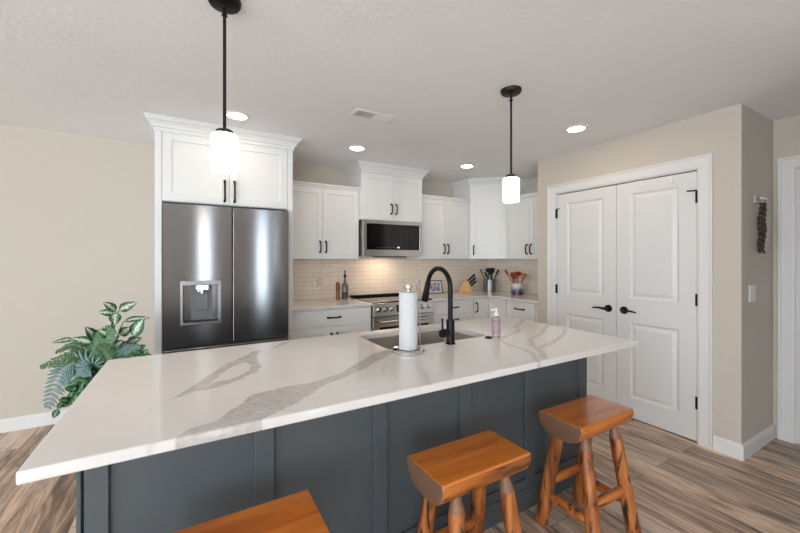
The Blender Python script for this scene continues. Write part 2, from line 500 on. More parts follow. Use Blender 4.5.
# window side and rear of the open-plan room (daylight comes from here)
WL_HOLES = [(-2.7, 0.15, -1.0, 2.3), (-0.7, 0.15, 1.1, 2.3)]
WR_HOLES = [(0.14, 0.02, 0.43, 2.36), (1.38, 0.02, 1.67, 2.36), (1.80, 0.02, 1.90, 2.36), (-4.5, 0.15, -2.85, 2.3), (-2.75, 0.15, -1.1, 2.3)]
struct('wall_left', wall_with_holes('x', XL - .12, .12, YR, WB, WL_HOLES), M_WALL, 'beige wall with two large windows', 'wall')
struct('wall_rear', wall_with_holes('y', YR - .12, .12, XL, WR, WR_HOLES), M_WALL, 'beige wall behind the viewer with narrow windows', 'wall')
wn = 0
def window(axis, pos, a0, z0, a1, z1, bars):
    global wn
    wn += 1
    bm = B(); t = 0.05
    def bx(p, za, q, zb):
        if axis == 'x': box(bm, pos - .09, p, za, pos - .03, q, zb)
        else: box(bm, p, pos - .09, za, q, pos - .03, zb)
    bx(a0, z0, a1, z0 + t); bx(a0, z1 - t, a1, z1); bx(a0, z0 + t, a0 + t*.6, z1 - t); bx(a1 - t*.6, z0 + t, a1, z1 - t)
    for k in range(bars):
        c = a0 + (a1 - a0) * (k + 1) / (bars + 1); bx(c - .025, z0 + t, c + .025, z1 - t)
    o = struct('window_%d' % wn, bm, M_TRIM, None, 'window')
    g = B()
    if axis == 'x': box(g, pos - .065, a0 + .03, z0 + t, pos - .06, a1 - .03, z1 - t)
    else: box(g, a0 + .03, pos - .065, z0 + t, a1 - .03, pos - .06, z1 - t)
    obj('pane', g, M_PANE, o, smooth=False)
    o['label'] = 'white-framed %s window number %d outside the view' % ('large' if a1 - a0 > 1 else 'narrow', wn)
    # portal: only steers sampling of the sky through this opening, adds no light
    la = bpy.data.lights.new('window_portal', 'AREA'); la.shape = 'RECTANGLE'; la.size = a1 - a0; la.size_y = z1 - z0
    la.cycles.is_portal = True
    lo = bpy.data.objects.new('window_portal', la); COL.objects.link(lo)
    if axis == 'x': lo.location = (pos - .02, (a0 + a1) / 2, (z0 + z1) / 2); lo.rotation_euler = (R(90), 0, R(-90))
    else: lo.location = ((a0 + a1) / 2, pos - .02, (z0 + z1) / 2); lo.rotation_euler = (R(-90), 0, R(180)); 
    d = Vector((1, 0, 0)) if axis == 'x' else Vector((0, 1, 0))
    lo.rotation_euler = d.to_track_quat('-Z', 'Y').to_euler()
for h in WL_HOLES: window('x', XL, h[0], h[1], h[2], h[3], 1)
for h in WR_HOLES: window('y', YR, h[0], h[1], h[2], h[3], 0)

# unseen partition added to keep window light off the hall end wall
struct('wall_light_block', boxb(2.62, YR, 0, 2.72, 0.05, H), M_WALL, 'beige partition added outside the view to shade the hall', 'wall')
# pantry box
bm = B()
DO0, DO1, DOZ = 1.212, 2.433, 2.052     # pantry door opening
box(bm, XP, YS, 0, XP + .11, DO0, H); box(bm, XP, DO1, 0, XP + .11, PB, H); box(bm, XP, DO0, DOZ, XP + .11, DO1, H)
struct('wall_pantry', bm, M_WALL, 'beige wall around the white double pantry doors', 'wall')
struct('wall_hall', boxb(XP + .11, YS, 0, WR, YS + .11, H), M_WALL, 'narrow shaded beige wall carrying the braided hanging and outlet plate', 'wall')
struct('wall_return', boxb(XP + .11, PB - .11, 0, WR, PB, H), M_WALL, 'short beige wall where the counter meets the pantry', 'wall')

def base_prof(h=0.105, t=0.016):
    return [(0.0005, 0.0), (t, 0.0), (t, h - .018), (t * .8, h - .012), (t * .75, h - .004), (t * .45, h), (0.0005, h)]
struct('baseboard_back', sweep_profile(B(), [(-0.236, WB), (XL, WB)][::-1], base_prof()), M_TRIM, 'white baseboard along the bare beige wall by the plant', 'baseboard')
struct('baseboard_hall', sweep_profile(B(), [(XP, 1.125), (XP, YS), (WR, YS)], base_prof()), M_TRIM, 'white baseboard turning the corner beside the pantry doors', 'baseboard')
struct('baseboard_left', sweep_profile(B(), [(XL, WB), (XL, YR)][::-1], base_prof()), M_TRIM, 'white baseboard under the large windows', 'baseboard')
struct('baseboard_rear', sweep_profile(B(), [(XL, YR), (WR, YR)][::-1], base_prof()), M_TRIM, 'white baseboard along the wall behind the viewer', 'baseboard')

# casings
def casing_prof_bar(bm, p0, p1, w, depth):
    """flat casing bar with a stepped outer lip, on the wall plane x = XP facing -x"""
    (y0, z0), (y1, z1) = p0, p1
    box(bm, XP - depth, min(y0, y1), z0, XP - .0005, max(y0, y1), z1)
bm = B()
CW = 0.088
prof = [(-.0005, 0), (-.012, 0.0), (-.016, .012), (-.018, CW - .018), (-.024, CW - .012), (-.024, CW), (-.0005, CW)]
def casing(bm, x, sgn, y0, y1, z1, prof):
    """three-sided mitred casing around an opening in a wall x = const; prof = (offset from wall, distance outwards)"""
    pts = [(y0, 0.0, -1, 0), (y0, z1, -1, 1), (y1, z1, 1, 1), (y1, 0.0, 1, 0)]
    cols = []
    for (y, z, sy, sz) in pts:
        cols.append([bm.verts.new((x + o * sgn, y + sy * d, z + sz * d)) for o, d in prof])
    k = len(prof)
    for c0, c1 in zip(cols, cols[1:]):
        for j in range(k): bm.faces.new((c0[j], c1[j], c1[(j+1) % k], c0[(j+1) % k]))
    bm.faces.new(cols[0]); bm.faces.new(cols[-1][::-1])
    bmesh.ops.recalc_face_normals(bm, faces=bm.faces)
casing(bm, XP, 1, DO0 + .004, DO1 - .004, DOZ - .004, prof)
# jamb lining
box(bm, XP, DO0, 0, XP + .11, DO0 + .012, DOZ); box(bm, XP, DO1 - .012, 0, XP + .11, DO1, DOZ); box(bm, XP, DO0 + .012, DOZ - .012, XP + .11, DO1 - .012, DOZ)
struct('trim_1', bm, M_TRIM, 'white casing framing the double pantry doors', 'door casing')
bm = B()
casing(bm, WR, 1, -0.05, 0.855, 2.05, prof)
struct('trim_2', bm, M_TRIM, 'white casing of the hall door, cut by the picture edge', 'door casing')

# pantry doors, two moulded panels each
RINGS = [(0.004, 0.004), (0.013, 0.012), (0.020, 0.0125), (0.046, 0.003), (0.05, 0.0025)]
def pantry_door(name, y_hinge, y_free, hz, label):
    y0, y1 = min(y_hinge, y_free), max(y_hinge, y_free)
    W_, Hh = y1 - y0, 2.019
    # local x runs from the far (high y) side towards the near side
    pans = [(0.115, 0.185, W_ - 0.115, 0.825), (0.115, 1.035, W_ - 0.115, 1.935)]
    M = face_matrix((XP + .004, y1, 0.012), (0, -1), (-1, 0))
    o = obj(name, panel_slab(W_, Hh, .035, [(p[0], p[1]-.012, p[2], p[3]-.012) for p in pans], RINGS, M), M_DOOR, None, smooth=False, loc=(XP + .004, (y0+y1)/2, .012), bevel=0.0015)
    o['kind'] = 'structure'; o['label'] = label; o['category'] = 'door'
    s = 1 if y_hinge > y_free else -1          # hinge side direction
    for z in hz:
        hb = B()
        tube(hb, [(XP - .006, y_hinge + s * .004, z - .045), (XP - .006, y_hinge + s * .004, z + .045)], .0075, 10)
        box(hb, XP - .0005, y_hinge - s*.002 - .006, z - .045, XP + .003, y_hinge - s*.002 + .006, z + .045)
        if z > 1.7:   # hinge-pin door stop
            tube(hb, [(XP - .006, y_hinge + s*.004, z + .048), (XP - .03, y_hinge - s * .05, z + .048)], .005, 8)
        h_ = obj('hinge', hb, M_BLACK, o)
    # lever
    yc = y_free + s * 0.066; zc = 0.927
    lb = B()
    tube(lb, [(XP + .003, yc, zc), (XP - .008, yc, zc)], [.033, .031], 24)
    obj('rosette', lb, M_BLACK, o)
    lb = B()
    tube(lb, [(XP - .006, yc, zc), (XP - .045, yc, zc), (XP - .052, yc + s*.012, zc), (XP - .05, yc + s * .05, zc + .004), (XP - .05, yc + s*.085, zc + .003), (XP - .048, yc + s * .122, zc - .004)], [.011, .011, .012, .009, .008, .005], 12)
    obj('lever_handle', lb, M_BLACK, o)
    return o
d1 = pantry_door('door_1', 2.418, 1.8205, (1.837, 1.068, 0.30), 'white two-panel pantry door half hidden by the island')
d2 = pantry_door('door_2', 1.227, 1.8155, (1.837, 1.068, 0.30), 'white two-panel pantry door with two clips over its top')
def otd_hook(y, label):
    z = DOZ - .012 - .0055
    bm = B()
    box(bm, XP - .001, y - .011, 1.972, XP + .0025, y + .011, 2.0325)
    box(bm, XP + .0025, y - .011, 2.0315, XP + .041, y + .011, 2.0330)
    box(bm, XP - .012, y - .011, 1.972, XP - .001, y + .011, 1.975); box(bm, XP - .012, y - .011, 1.975, XP - .010, y + .011, 1.986)
    tag(obj('door_hook', bm, M_WHITEPL, None, smooth=False), label, 'hook', 'clips over the pantry door')
otd_hook(1.612, 'small metal clip over the pantry door near the middle gap')
otd_hook(1.393, 'small metal clip over the pantry door nearer the upper hinge')

# hall door
M = face_matrix((WR - .012, 0.853, 0.012), (0, -1), (-1, 0))
o = obj('door_3', panel_slab(.895, 2.03, .011, [(0.12, 0.2, .775, 0.85), (0.12, 1.03, .775, 1.92)], [(0.01, .004), (.03, .004), (.045, .002)], M), M_DOOR, None, smooth=False, loc=(WR - .012, .4, .012))
o['kind'] = 'structure'; o['label'] = 'white hall door seen edge-on beyond its casing'; o['category'] = 'door'

# backsplash
struct('wall_backsplash', boxb(0.80, WB - .008, .914, WR - .008, WB - .0005, 1.372), mat_tile('x'), 'cream glossy subway tile behind the range and counters', 'backsplash')
struct('wall_backsplash_right', boxb(WR - .008, PB, .914, WR - .0005, WB - .008, 1.372), mat_tile('y'), 'cream glossy subway tile beside the red utensil crock', 'backsplash')

# ------------------------------------------------------------------ cabinets
SHAKER = [(0.0015, 0.009)]
def arc_pull(bm, c, axis, L_, out, r=.0072):
    """bar pull bowed away from the face; c = centre on the face, axis = along, out = outwards"""
    c = Vector(c); a = Vector(axis).normalized(); o = Vector(out).normalized()
    h = L_ / 2
    pts = [c - a*h, c - a*h + o*.012, c - a*(h*.88) + o*.026, c - a*h*.45 + o*.032, c + o*.034, c + a*h*.45 + o*.032, c + a*(h*.88) + o*.026, c + a*h + o*.012, c + a*h]
    tube(bm, pts, [r*1.5, r*1.2, r*1.15, r, r, r, r*1.15, r*1.2, r*1.5], 8)
    return bm
def shaker(name, parent, org, along, out, W_, H_, mat, stile=.057, handle=None, hl=.115, flat=False):
    """door or drawer front whose outer face lies on org; handle = (x, z, 'v'|'h') in the front's own frame"""
    M = face_matrix(org, along, out)
    pans = [] if flat else [(stile, stile, W_ - stile, H_ - stile)]
    o = obj(name, panel_slab(W_, H_, .0185, pans, SHAKER, M), mat, parent, smooth=False, bevel=.0012)
    if handle:
        hx, hz, d = handle
        c = M @ Vector((hx, 0, hz))
        a = (0, 0, 1) if d == 'v' else (*along, 0)
        hb = arc_pull(B(), c, a, hl, (*out, 0))
        obj('handle', hb, M_BLACK, o)
    return o
CROWN = [(0.0, 2.335), (0.006, 2.335), (0.010, 2.345), (0.010, 2.362), (0.020, 2.366), (0.026, 2.382), (0.040, 2.402), (0.054, 2.412), (0.058, 2.424), (0.066, 2.426), (0.066, 2.4385), (0.0, 2.4385)]
TOPRAIL = [(0.0, 2.128), (0.004, 2.128), (0.006, 2.14), (0.014, 2.152), (0.022, 2.156), (0.022, 2.170), (0.0, 2.170)]

# --- refrigerator surround cabinet
FY = 3.26
t = thing('tall_cabinet', 'white tall cabinet enclosing the refrigerator, two shaker doors on top', 'cabinet', (0.277, 3.66, 0))
FX0, FX1 = -0.232, 0.786
obj('side_panel', boxb(FX0, FY, 0, FX0 + .044, WB - .001, 2.37), M_CAB, t, smooth=False, bevel=.0015)
obj('side_panel', boxb(FX1 - .044, FY, 0, FX1, WB - .001, 2.37), M_CAB, t, smooth=False, bevel=.0015)
obj('cabinet_box', boxb(FX0 + .044, FY + .02, 1.812, FX1 - .044, WB - .001, 2.37), M_CAB, t, smooth=False)
bm = B(); sweep_profile(bm, [(FX0, WB - .001), (FX0, FY), (FX1, FY), (FX1, WB - .001)], CROWN)
box(bm, FX0 + .001, FY + .001, 2.345, FX1 - .001, FY + .02, 2.43)
obj('crown_molding', bm, M_CAB, t, smooth=False)
dw = (FX1 - FX0 - .088 - .006 - .003) / 2
shaker('door', t, (FX0 + .047, FY + .001, 1.818), (1, 0), (0, -1), dw, .522, M_CAB, .06, (dw - .035, .108, 'v'), .165)
shaker('door', t, (FX0 + .050 + dw, FY + .001, 1.818), (1, 0), (0, -1), dw, .522, M_CAB, .06, (.035, .108, 'v'), .165)

# --- upper cabinets
UY = 3.73
def upper(name, label, x0, x1, y, z0, z1, hl, hz, crown):
    t = thing(name, label, 'cabinet', ((x0 + x1) / 2, (y + WB) / 2, z0))
    obj('cabinet_box', boxb(x0, y + .019, z0, x1, WB - .001, z1), M_CAB, t, smooth=False, bevel=.001)
    w = (x1 - x0 - .009) / 2
    top = 2.335 if crown else 2.126
    shaker('door', t, (x0 + .003, y, z0 + .004), (1, 0), (0, -1), w, top - z0 - .006, M_CAB, .057, (w - .03, hz, 'v'), hl)
    shaker('door', t, (x0 + .006 + w, y, z0 + .004), (1, 0), (0, -1), w, top - z0 - .006, M_CAB, .057, (.03, hz, 'v'), hl)
    bm = B()
    if crown: sweep_profile(bm, [(x0, WB - .001), (x0, y + .001), (x1, y + .001), (x1, WB - .001)], CROWN)
    else: sweep_profile(bm, [(x0, y + .001), (x1, y + .001)], TOPRAIL)
    box(bm, x0 + .001, y + .002, 2.336 if crown else 2.127, x1 - .001, y + .03, 2.43 if crown else 2.165)
    obj('crown_molding', bm, M_CAB, t, smooth=False)
    return t
upper('upper_cabinet', 'white two-door upper cabinet between the refrigerator and the microwave', 0.80, 1.628, UY, 1.373, 2.165, .115, .125, False)
upper('upper_cabinet', 'white taller upper cabinet with crown directly above the microwave', 1.631, 2.428, 3.655, 1.812, 2.43, .11, .13, True)
upper('upper_cabinet', 'white two-door upper cabinet between microwave and diagonal corner cabinet', 2.431, 3.243, UY, 1.373, 2.165, .115, .125, False)
# diagonal corner
CX0, CY1 = 3.246, 3.385
t = thing('upper_cabinet', 'white tall diagonal corner upper cabinet with a single door', 'cabinet', (3.6, 3.75, 1.373))
poly = [(CX0, WB - .001), (CX0, UY), (3.57, CY1), (WR - .001, CY1), (WR - .001, WB - .001)]
obj('cabinet_box', prism(B(), poly, 1.373, 2.43), M_CAB, t, smooth=False, bevel=.001)
bm = B(); sweep_profile(bm, poly, CROWN); obj('crown_molding', bm, M_CAB, t, smooth=False)
dd = Vector((3.57 - CX0, CY1 - UY)); dl = dd.length; dd.normalize(); dn = Vector((dd.y, -dd.x))
org = Vector((CX0, UY)) + dd * .022 + dn * .019
shaker('door', t, (org.x, org.y, 1.378), tuple(dd), tuple(dn), dl - .044, .955, M_CAB, .057, (.03, .115, 'v'), .115)
# right wall upper
t = thing('upper_cabinet', 'white upper cabinet above the red utensil crock, partly behind the pantry', 'cabinet', (3.73, 3.04, 1.373))
RX = 3.57
obj('cabinet_box', boxb(RX + .019, PB + .002, 1.373, WR - .001, CY1 - .002, 2.165), M_CAB, t, smooth=False, bevel=.001)
w = (CY1 - .004 - PB - .002 - .009) / 2
shaker('door', t, (RX, CY1 - .005, 1.377), (0, -1), (-1, 0), w, .747, M_CAB, .057, (w - .03, .115, 'v'), .115)
shaker('door', t, (RX, CY1 - .008 - w, 1.377), (0, -1), (-1, 0), w, .747, M_CAB, .057, (.03, .115, 'v'), .115)
bm = B(); sweep_profile(bm, [(RX + .001, CY1 - .002), (RX + .001, PB + .002)], TOPRAIL); box(bm, RX + .002, PB + .003, 2.127, RX + .03, CY1 - .003, 2.165)
obj('crown_molding', bm, M_CAB, t, smooth=False)

# --- base cabinets
BY = 3.43
def kick(bm, x0, x1): box(bm, x0, BY + .08, 0, x1, WB - .001, .11)
t = thing('base_cabinet', 'pale grey base cabinet between the refrigerator and the range', 'cabinet', (1.21, 3.75, 0))
bm = boxb(.79, BY + .019, .11, 1.638, WB - .001, .8835); kick(bm, .79, 1.638)
obj('cabinet_box', bm, M_BASECAB, t, smooth=False)
shaker('drawer', t, (.828, BY, .718), (1, 0), (0, -1), .806, .156, M_BASECAB, .05, (.403, .079, 'h'), .13, flat=True)
shaker('door', t, (.828, BY, .116), (1, 0), (0, -1), .4015, .588, M_BASECAB, .057, (.372, .465, 'v'), .115)
shaker('door', t, (1.2325, BY, .116), (1, 0), (0, -1), .4015, .588, M_BASECAB, .057, (.03, .465, 'v'), .115)
t = thing('base_cabinet', 'pale grey drawer base cabinet between the range and the corner', 'cabinet', (2.73, 3.75, 0))
bm = boxb(2.413, BY + .019, .11, 3.043, WB - .001, .8835); kick(bm, 2.413, 3.043)
obj('cabinet_box', bm, M_BASECAB, t, smooth=False)
for z0, hh in ((.716, .158), (.420, .290), (.116, .298)):
    shaker('drawer', t, (2.418, BY, z0), (1, 0), (0, -1), .62, hh, M_BASECAB, .05, (.31, hh / 2 if hh < .2 else hh - .06, 'h'), .13, flat=hh < .2)
t = thing('base_cabinet', 'pale grey L-shaped corner base cabinet with folding doors', 'cabinet', (3.5, 3.7, 0))
BX = 3.295
poly = [(3.045, WB - .001), (3.045, BY + .019), (BX + .019, BY + .019), (BX + .019, 3.135), (WR - .001, 3.135), (WR - .001, WB - .001)]
obj('cabinet_box', prism(B(), poly, .0, .8835), M_BASECAB, t, smooth=False)
shaker('door', t, (3.055, BY, .116), (1, 0), (0, -1), .236, .756, M_BASECAB, .05, (.03, .655, 'v'), .115)
shaker('door', t, (BX, BY - .004, .116), (0, -1), (-1, 0), .285, .756, M_BASECAB, .05)
t = thing('base_cabinet', 'pale grey drawer base cabinet meeting the pantry wall', 'cabinet', (3.6, 2.9, 0))
obj('cabinet_box', boxb(BX + .019, PB + .002, 0, WR - .001, 3.133, .8835), M_BASECAB, t, smooth=False)
shaker('drawer', t, (BX, 3.125, .716), (0, -1), (-1, 0), .405, .158, M_BASECAB, .05, (.2, .079, 'h'), .13, flat=True)
shaker('door', t, (BX, 3.125, .116), (0, -1), (-1, 0), .405, .588, M_BASECAB, .057, (.03, .465, 'v'), .115)

# --- perimeter worktops
tag(obj('worktop', prism(B(), [(.788, WB - .009), (.788, BY - .028), (1.640, BY - .028), (1.640, WB - .009)], .884, .914), M_QUARTZ2, None, smooth=False, bevel=.003),
    'pale quartz worktop between the refrigerator and the range', 'worktop')
tag(obj('worktop', prism(B(), [(2.411, WB - .009), (2.411, BY - .028), (3.265, BY - .028), (3.265, PB + .002), (WR - .009, PB + .002), (WR - .009, WB - .009)], .884, .914), M_QUARTZ2, None, smooth=False, bevel=.003),
    'pale quartz L-shaped worktop holding the knife block and crocks', 'worktop')

# ------------------------------------------------------------------ refrigerator
t = thing('refrigerator', 'dark stainless french-door refrigerator with water dispenser', 'refrigerator', (0.277, 3.6, 0))
obj('body', boxb(-.172, 3.265, .03, .726, 3.99, 1.775), M_DARK, t, smooth=False, bevel=.004)
for x in (-.12, .66): obj('foot', lathe(B(), [(.02, 0), (.02, .03)], x, 3.32, 16), M_DARK, t)
FD = 3.17
DZ0, DZ1 = .712, 1.787
def fridge_door(x0, x1, hole=None):
    return panel_slab(x1 - x0, DZ1 - DZ0, .09, [hole] if hole else [], [(.004, .004), (.012, .05)] , face_matrix((x0, FD, DZ0), (1, 0), (0, -1)))
hx0, hz0, hx1, hz1 = -.062 + .178, .878 - DZ0, .206 + .178 - .0, 1.203 - DZ0
dl_ = obj('door', fridge_door(-.178, .2835, (hx0, hz0, hx1, hz1)), M_FRIDGE, t, smooth=False, bevel=.004)
dr_ = obj('door', fridge_door(.2925, .732), M_FRIDGE, t, smooth=False, bevel=.006)
bm = B()
X0, Z0, X1, Z1 = -.062, .878, .206, 1.203
for a in ((X0 - .004, Z0 - .004, X0 + .014, Z1 + .004), (X1 - .014, Z0 - .004, X1 + .004, Z1 + .004), (X0 + .014, Z0 - .004, X1 - .014, Z0 + .012), (X0 + .014, Z1 - .03, X1 - .014, Z1 + .004)):
    box(bm, a[0], FD - .004, a[1], a[2], FD + .012, a[3])
obj('dispenser_frame', bm, pm('dispenser_steel', (158, 157, 156), .34, metal=1.0), dl_, smooth=False, bevel=.002)
obj('dispenser_panel', boxb(.005, FD + .034, .900, .150, FD + .049, 1.168), M_GREYPLASTIC, dl_, smooth=False, bevel=.004)
obj('dispenser_paddle', boxb(.04, FD + .022, .98, .118, FD + .033, 1.115), M_GREYPLASTIC, dl_, smooth=False, bevel=.003)
bm = B(); box(bm, .035, FD + .006, 1.135, .12, FD + .034, 1.172); tube(bm, [(.078, FD + .018, 1.135), (.078, FD + .018, 1.108)], .014, 14); tube(bm, [(.055, FD + .018, 1.135), (.055, FD + .018, 1.12)], .010, 14)
obj('dispenser_nozzle', bm, M_CHROME, dl_, smooth=True, bevel=.002)
obj('drip_tray', boxb(-.046, FD + .012, .890, .19, FD + .048, .898), M_DARK, dl_, smooth=False)
fd = obj('freezer_drawer', boxb(-.178, FD, .075, .732, FD + .09, .695), M_FRIDGE, t, smooth=False, bevel=.006)
obj('drawer_handle', boxb(-.178, FD + .01, .697, .732, FD + .08, .707), M_CHROME, fd, smooth=False)
for x in (-.14, .69): obj('hinge_cover', boxb(x - .03, 3.19, 1.788, x + .03, 3.33, 1.800), M_DARK, t, smooth=False, bevel=.003)

# ------------------------------------------------------------------ microwave
t = thing('microwave', 'stainless over-the-range microwave with black glass door', 'microwave', (2.03, 3.85, 1.395))
MX0, MX1, MY = 1.646, 2.410, 3.64
obj('body', boxb(MX0 + .004, MY + .03, 1.402, MX1 - .004, WB - .010, 1.810), M_STEEL, t, smooth=False, bevel=.002)
dr = obj('door', panel_slab(MX1 - MX0, .40, .03, [(.036, .070, MX1 - MX0 - .028, .362)], [(.002, .004)], face_matrix((MX0, MY, 1.408), (1, 0), (0, -1))), M_STEEL, t, smooth=False, bevel=.002)
obj('glass', boxb(MX0 + .040, MY + .0005, 1.482, MX1 - .032, MY + .0035, 1.766), M_BLKGLASS, dr, smooth=False)
obj('window', boxb(MX0 + .085, MY - .0004, 1.535, MX0 + .50, MY + .0004, 1.74), pm('smoked_glass', (24, 23, 22), .08), dr, smooth=False)
bm = B()
for k in range(9): box(bm, 1.81 + k*.028, MY - .0010, 1.503, 1.81 + k*.028 + .012, MY - .0004, 1.509)
obj('touch_controls', bm, M_GREYPLASTIC, dr, smooth=False)
obj('clock_display', boxb(2.075, MY - .0012, 1.500, 2.10, MY - .0004, 1.512), emit_mat('display_glow', (230, 240, 255), 1.2), dr, smooth=False)
obj('vent_grille', boxb(MX0 + .15, MY + .02, 1.394, MX1 - .2, MY + .10, 1.402), M_DARK, t, smooth=False)

obj('task_lamp', boxb(1.90, 3.78, 1.3965, 2.14, 3.84, 1.4015), M_STRIP, t, smooth=False)
# ------------------------------------------------------------------ range
t = thing('range', 'stainless slide-in electric range under the microwave', 'range', (2.025, 3.73, 0))
RX0, RX1 = 1.646, 2.405
obj('body', boxb(RX0, 3.44, .03, RX1, WB - .012, .905), M_STEEL, t, smooth=False)
obj('cooktop', boxb(RX0 - .002, 3.42, .905, RX1 + .002, WB - .012, .919), M_BLKGLASS, t, smooth=False, bevel=.002)
obj('rear_trim', boxb(RX0, WB - .085, .919, RX1, WB - .012, .940), M_BLACK, t, smooth=False, bevel=.003)
bm = prism(B(), [(3.372, .775), (3.44, .775), (3.44, .905), (3.405, .905)], RX0, RX1)
Mx = Matrix(((0, 0, 1, 0), (1, 0, 0, 0), (0, 1, 0, 0), (0, 0, 0, 1)))
cp = obj('control_panel', xform(bm, Mx), M_STEEL, t, smooth=False, bevel=.002)
bm = B()
xform(box(bm, 1.92, -.0015, -.04, 2.13, .001, .04), Matrix.Translation((0, 3.3885, .84)) @ Matrix.Rotation(R(-14.2), 4, 'X'))
obj('display', bm, M_BLKGLASS, cp, smooth=False)
for x in (1.705, 1.785, 1.865, 2.185, 2.265, 2.345):
    bm = B(); n_ = Vector((0, -.97, .245)); c_ = Vector((x, 3.388, .842))
    tube(bm, [c_, c_ + n_*.008, c_ + n_*.008, c_ + n_*.032, c_ + n_*.035], [.029, .029, .024, .022, .019], 24)
    k = obj('knob', bm, M_CHROME, t)
od = obj('oven_door', panel_slab(RX1 - RX0, .545, .06, [(.07, .10, RX1 - RX0 - .07, .44)], [(.002, .003)], face_matrix((RX0, 3.385, .215), (1, 0), (0, -1))), M_STEEL, t, smooth=False, bevel=.002)
obj('oven_window', boxb(RX0 + .073, 3.3855, .318, RX1 - .073, 3.3875, .652), M_BLKGLASS, od, smooth=False)
bm = B(); tube(bm, [(RX0 + .05, 3.335, .715), (RX1 - .05, 3.335, .715)], .013, 14)
for x in (RX0 + .08, RX1 - .08): tube(bm, [(x, 3.386, .715), (x, 3.335, .715)], .010, 10)
obj('oven_handle', bm, M_STEEL, od)
obj('storage_drawer', boxb(RX0, 3.39, .06, RX1, 3.44, .205), M_STEEL, t, smooth=False, bevel=.003)
for x in (RX0 + .06, RX1 - .06): obj('foot', lathe(B(), [(.02, 0), (.02, .03)], x, 3.5, 12), M_DARK, t)

# ------------------------------------------------------------------ island
IX0, IX1, IY0, IY1 = -.328, 2.189, 1.0896, 2.0979
CT, CB = .914, .884
BX0, BX1, BFY, BBY = -.288, 2.160, 1.38, 2.075
t = thing('kitchen_island', 'dark slate painted island base with panelled seating side', 'kitchen island', ((BX0+BX1)/2, 1.72, 0))
bm = B()
box(bm, BX0 + .014, BFY + .014, .0, BX1 - .014, BFY + .034, CB - .0005)            # seating-side panel
box(bm, BX0 + .014, BFY + .034, .0, BX0 + .034, BBY - .02, CB - .0005)
box(bm, BX1 - .034, BFY + .034, .0, BX1 - .014, BBY - .02, CB - .0005)
box(bm, BX0 + .014, BBY - .02, .1, BX1 - .014, BBY, CB - .0005)
box(bm, BX0 + .034, BFY + .034, .08, BX1 - .034, BBY - .02, .10)
obj('base_panel', bm, M_SLATE, t, smooth=False, bevel=.001)
STI = [(-.270, -.213), (.199, .266), (.672, .738), (1.142, 1.212), (1.606, 1.676), (2.086, 2.160)]
obj('corner_post', boxb(BX0, BFY, .110, -.2765, BFY + .0142, CB - .0005), M_SLATE, t, smooth=False, bevel=.002)
for a, b_ in STI:
    obj('batten', boxb(a, BFY, .110, b_, BFY + .014, CB - .0005), M_SLATE, t, smooth=False, bevel=.002)
bm = B()
for (a, b_), (c_, d_) in zip(STI, STI[1:]): box(bm, b_ + .0003, BFY + .0005, .110, c_ - .0003, BFY + .014, .158)
obj('bottom_rail', bm, M_SLATE, t, smooth=False, bevel=.002)
for x0, x1 in ((BX0, BX0 + .014), (BX1 - .014, BX1)):
    for y0, y1 in ((BFY + .0145, BFY + .075), (BBY - .075, BBY)):
        obj('end_stile', boxb(x0, y0, .11, x1, y1, CB - .0005), M_SLATE, t, smooth=False, bevel=.002)
bm = sweep_profile(B(), [(BX0, BBY), (BX0, BFY), (BX1, BFY), (BX1, BBY)], [(-.012, .0), (.012, .0), (.012, .092), (.008, .098), (.007, .106), (.002, .1095), (-.012, .1095)])
obj('base_molding', bm, M_SLATE, t, smooth=False)

# --- island top: quartz slab, veins as a mask stored on its vertices
SA = R(YAW); FPX = 361.65
def on_top(u, v, z=CT):
    tt = (u - 400) / FPX; kx = tt * math.cos(SA) + math.sin(SA); ky = -tt * math.sin(SA) + math.cos(SA)
    d = (CAM_Z - z) * FPX / (v - 258.9)
    return (kx * d, ky * d)
VEIN_A = [on_top(*p) for p in ((168, 452), (172, 440), (190, 429), (215, 421), (236, 407), (253.5, 394), (272, 390), (292.5, 385), (308, 383), (321, 380), (332, 376), (343.5, 371.7), (356, 363), (374, 353.5), (392, 347.5), (396, 351), (378, 361), (360, 371), (343, 378), (324, 385), (312, 393), (301.5, 400), (285, 409), (262, 419), (255, 436))]
VEIN_B = [on_top(*p) for p in ((168, 401), (184, 391), (200, 381.5), (211, 374), (221, 367), (235, 360.5), (246, 355), (255, 350.5), (263, 350.5), (257, 356), (258.5, 362), (261.5, 367), (257, 371.5), (247, 376), (236, 381), (222, 386), (208, 389.5), (190, 393))]
HOLE_B = [on_top(*p) for p in ((211, 383), (222, 373), (232, 366.5), (244, 362.5), (250, 365.5), (249, 370), (241, 375), (228, 379.5))]
VEIN_C = [on_top(*p) for p in ((272, 348.3), (281, 343.2), (293, 340.6), (284, 344.8), (274, 348.5))]
LINES = [  # (pixel polyline, half width in metres, strength)
    ([(524, 320), (516, 326), (518.5, 331.5), (508, 335), (500, 339), (504, 343), (518, 347.5), (532, 353), (538, 361)], .0125, .75),
    ([(547.5, 325), (541, 333.5), (531.5, 339), (532.5, 345.5), (540, 350), (544, 358)], .015, .75),
    ([(566, 329), (563, 335), (551, 343.5), (540, 347.5)], .013, .75),
    ([(500, 340), (492, 336), (478, 341)], .006, .4),
    ([(88, 466), (92, 461), (90, 458)], .003, .5),
    ([(150, 410), (158, 405), (168, 401)], .004, .6),
    ([(388, 361), (383, 368), (384, 376)], .003, .5),
    ([(345, 330), (330, 334), (312, 338)], .003, .25),
    ([(120, 455), (160, 440), (172, 438)], .003, .35),
    ([(300, 402), (352, 390), (420, 372)], .003, .25),
    ([(436, 350), (431, 358), (437, 364)], .003, .3)]
def in_poly(x, y, P):
    c = False; j = len(P) - 1
    for i in range(len(P)):
        xi, yi = P[i]; xj, yj = P[j]
        if (yi > y) != (yj > y) and x < (xj - xi) * (y - yi) / (yj - yi) + xi: c = not c
        j = i
    return c
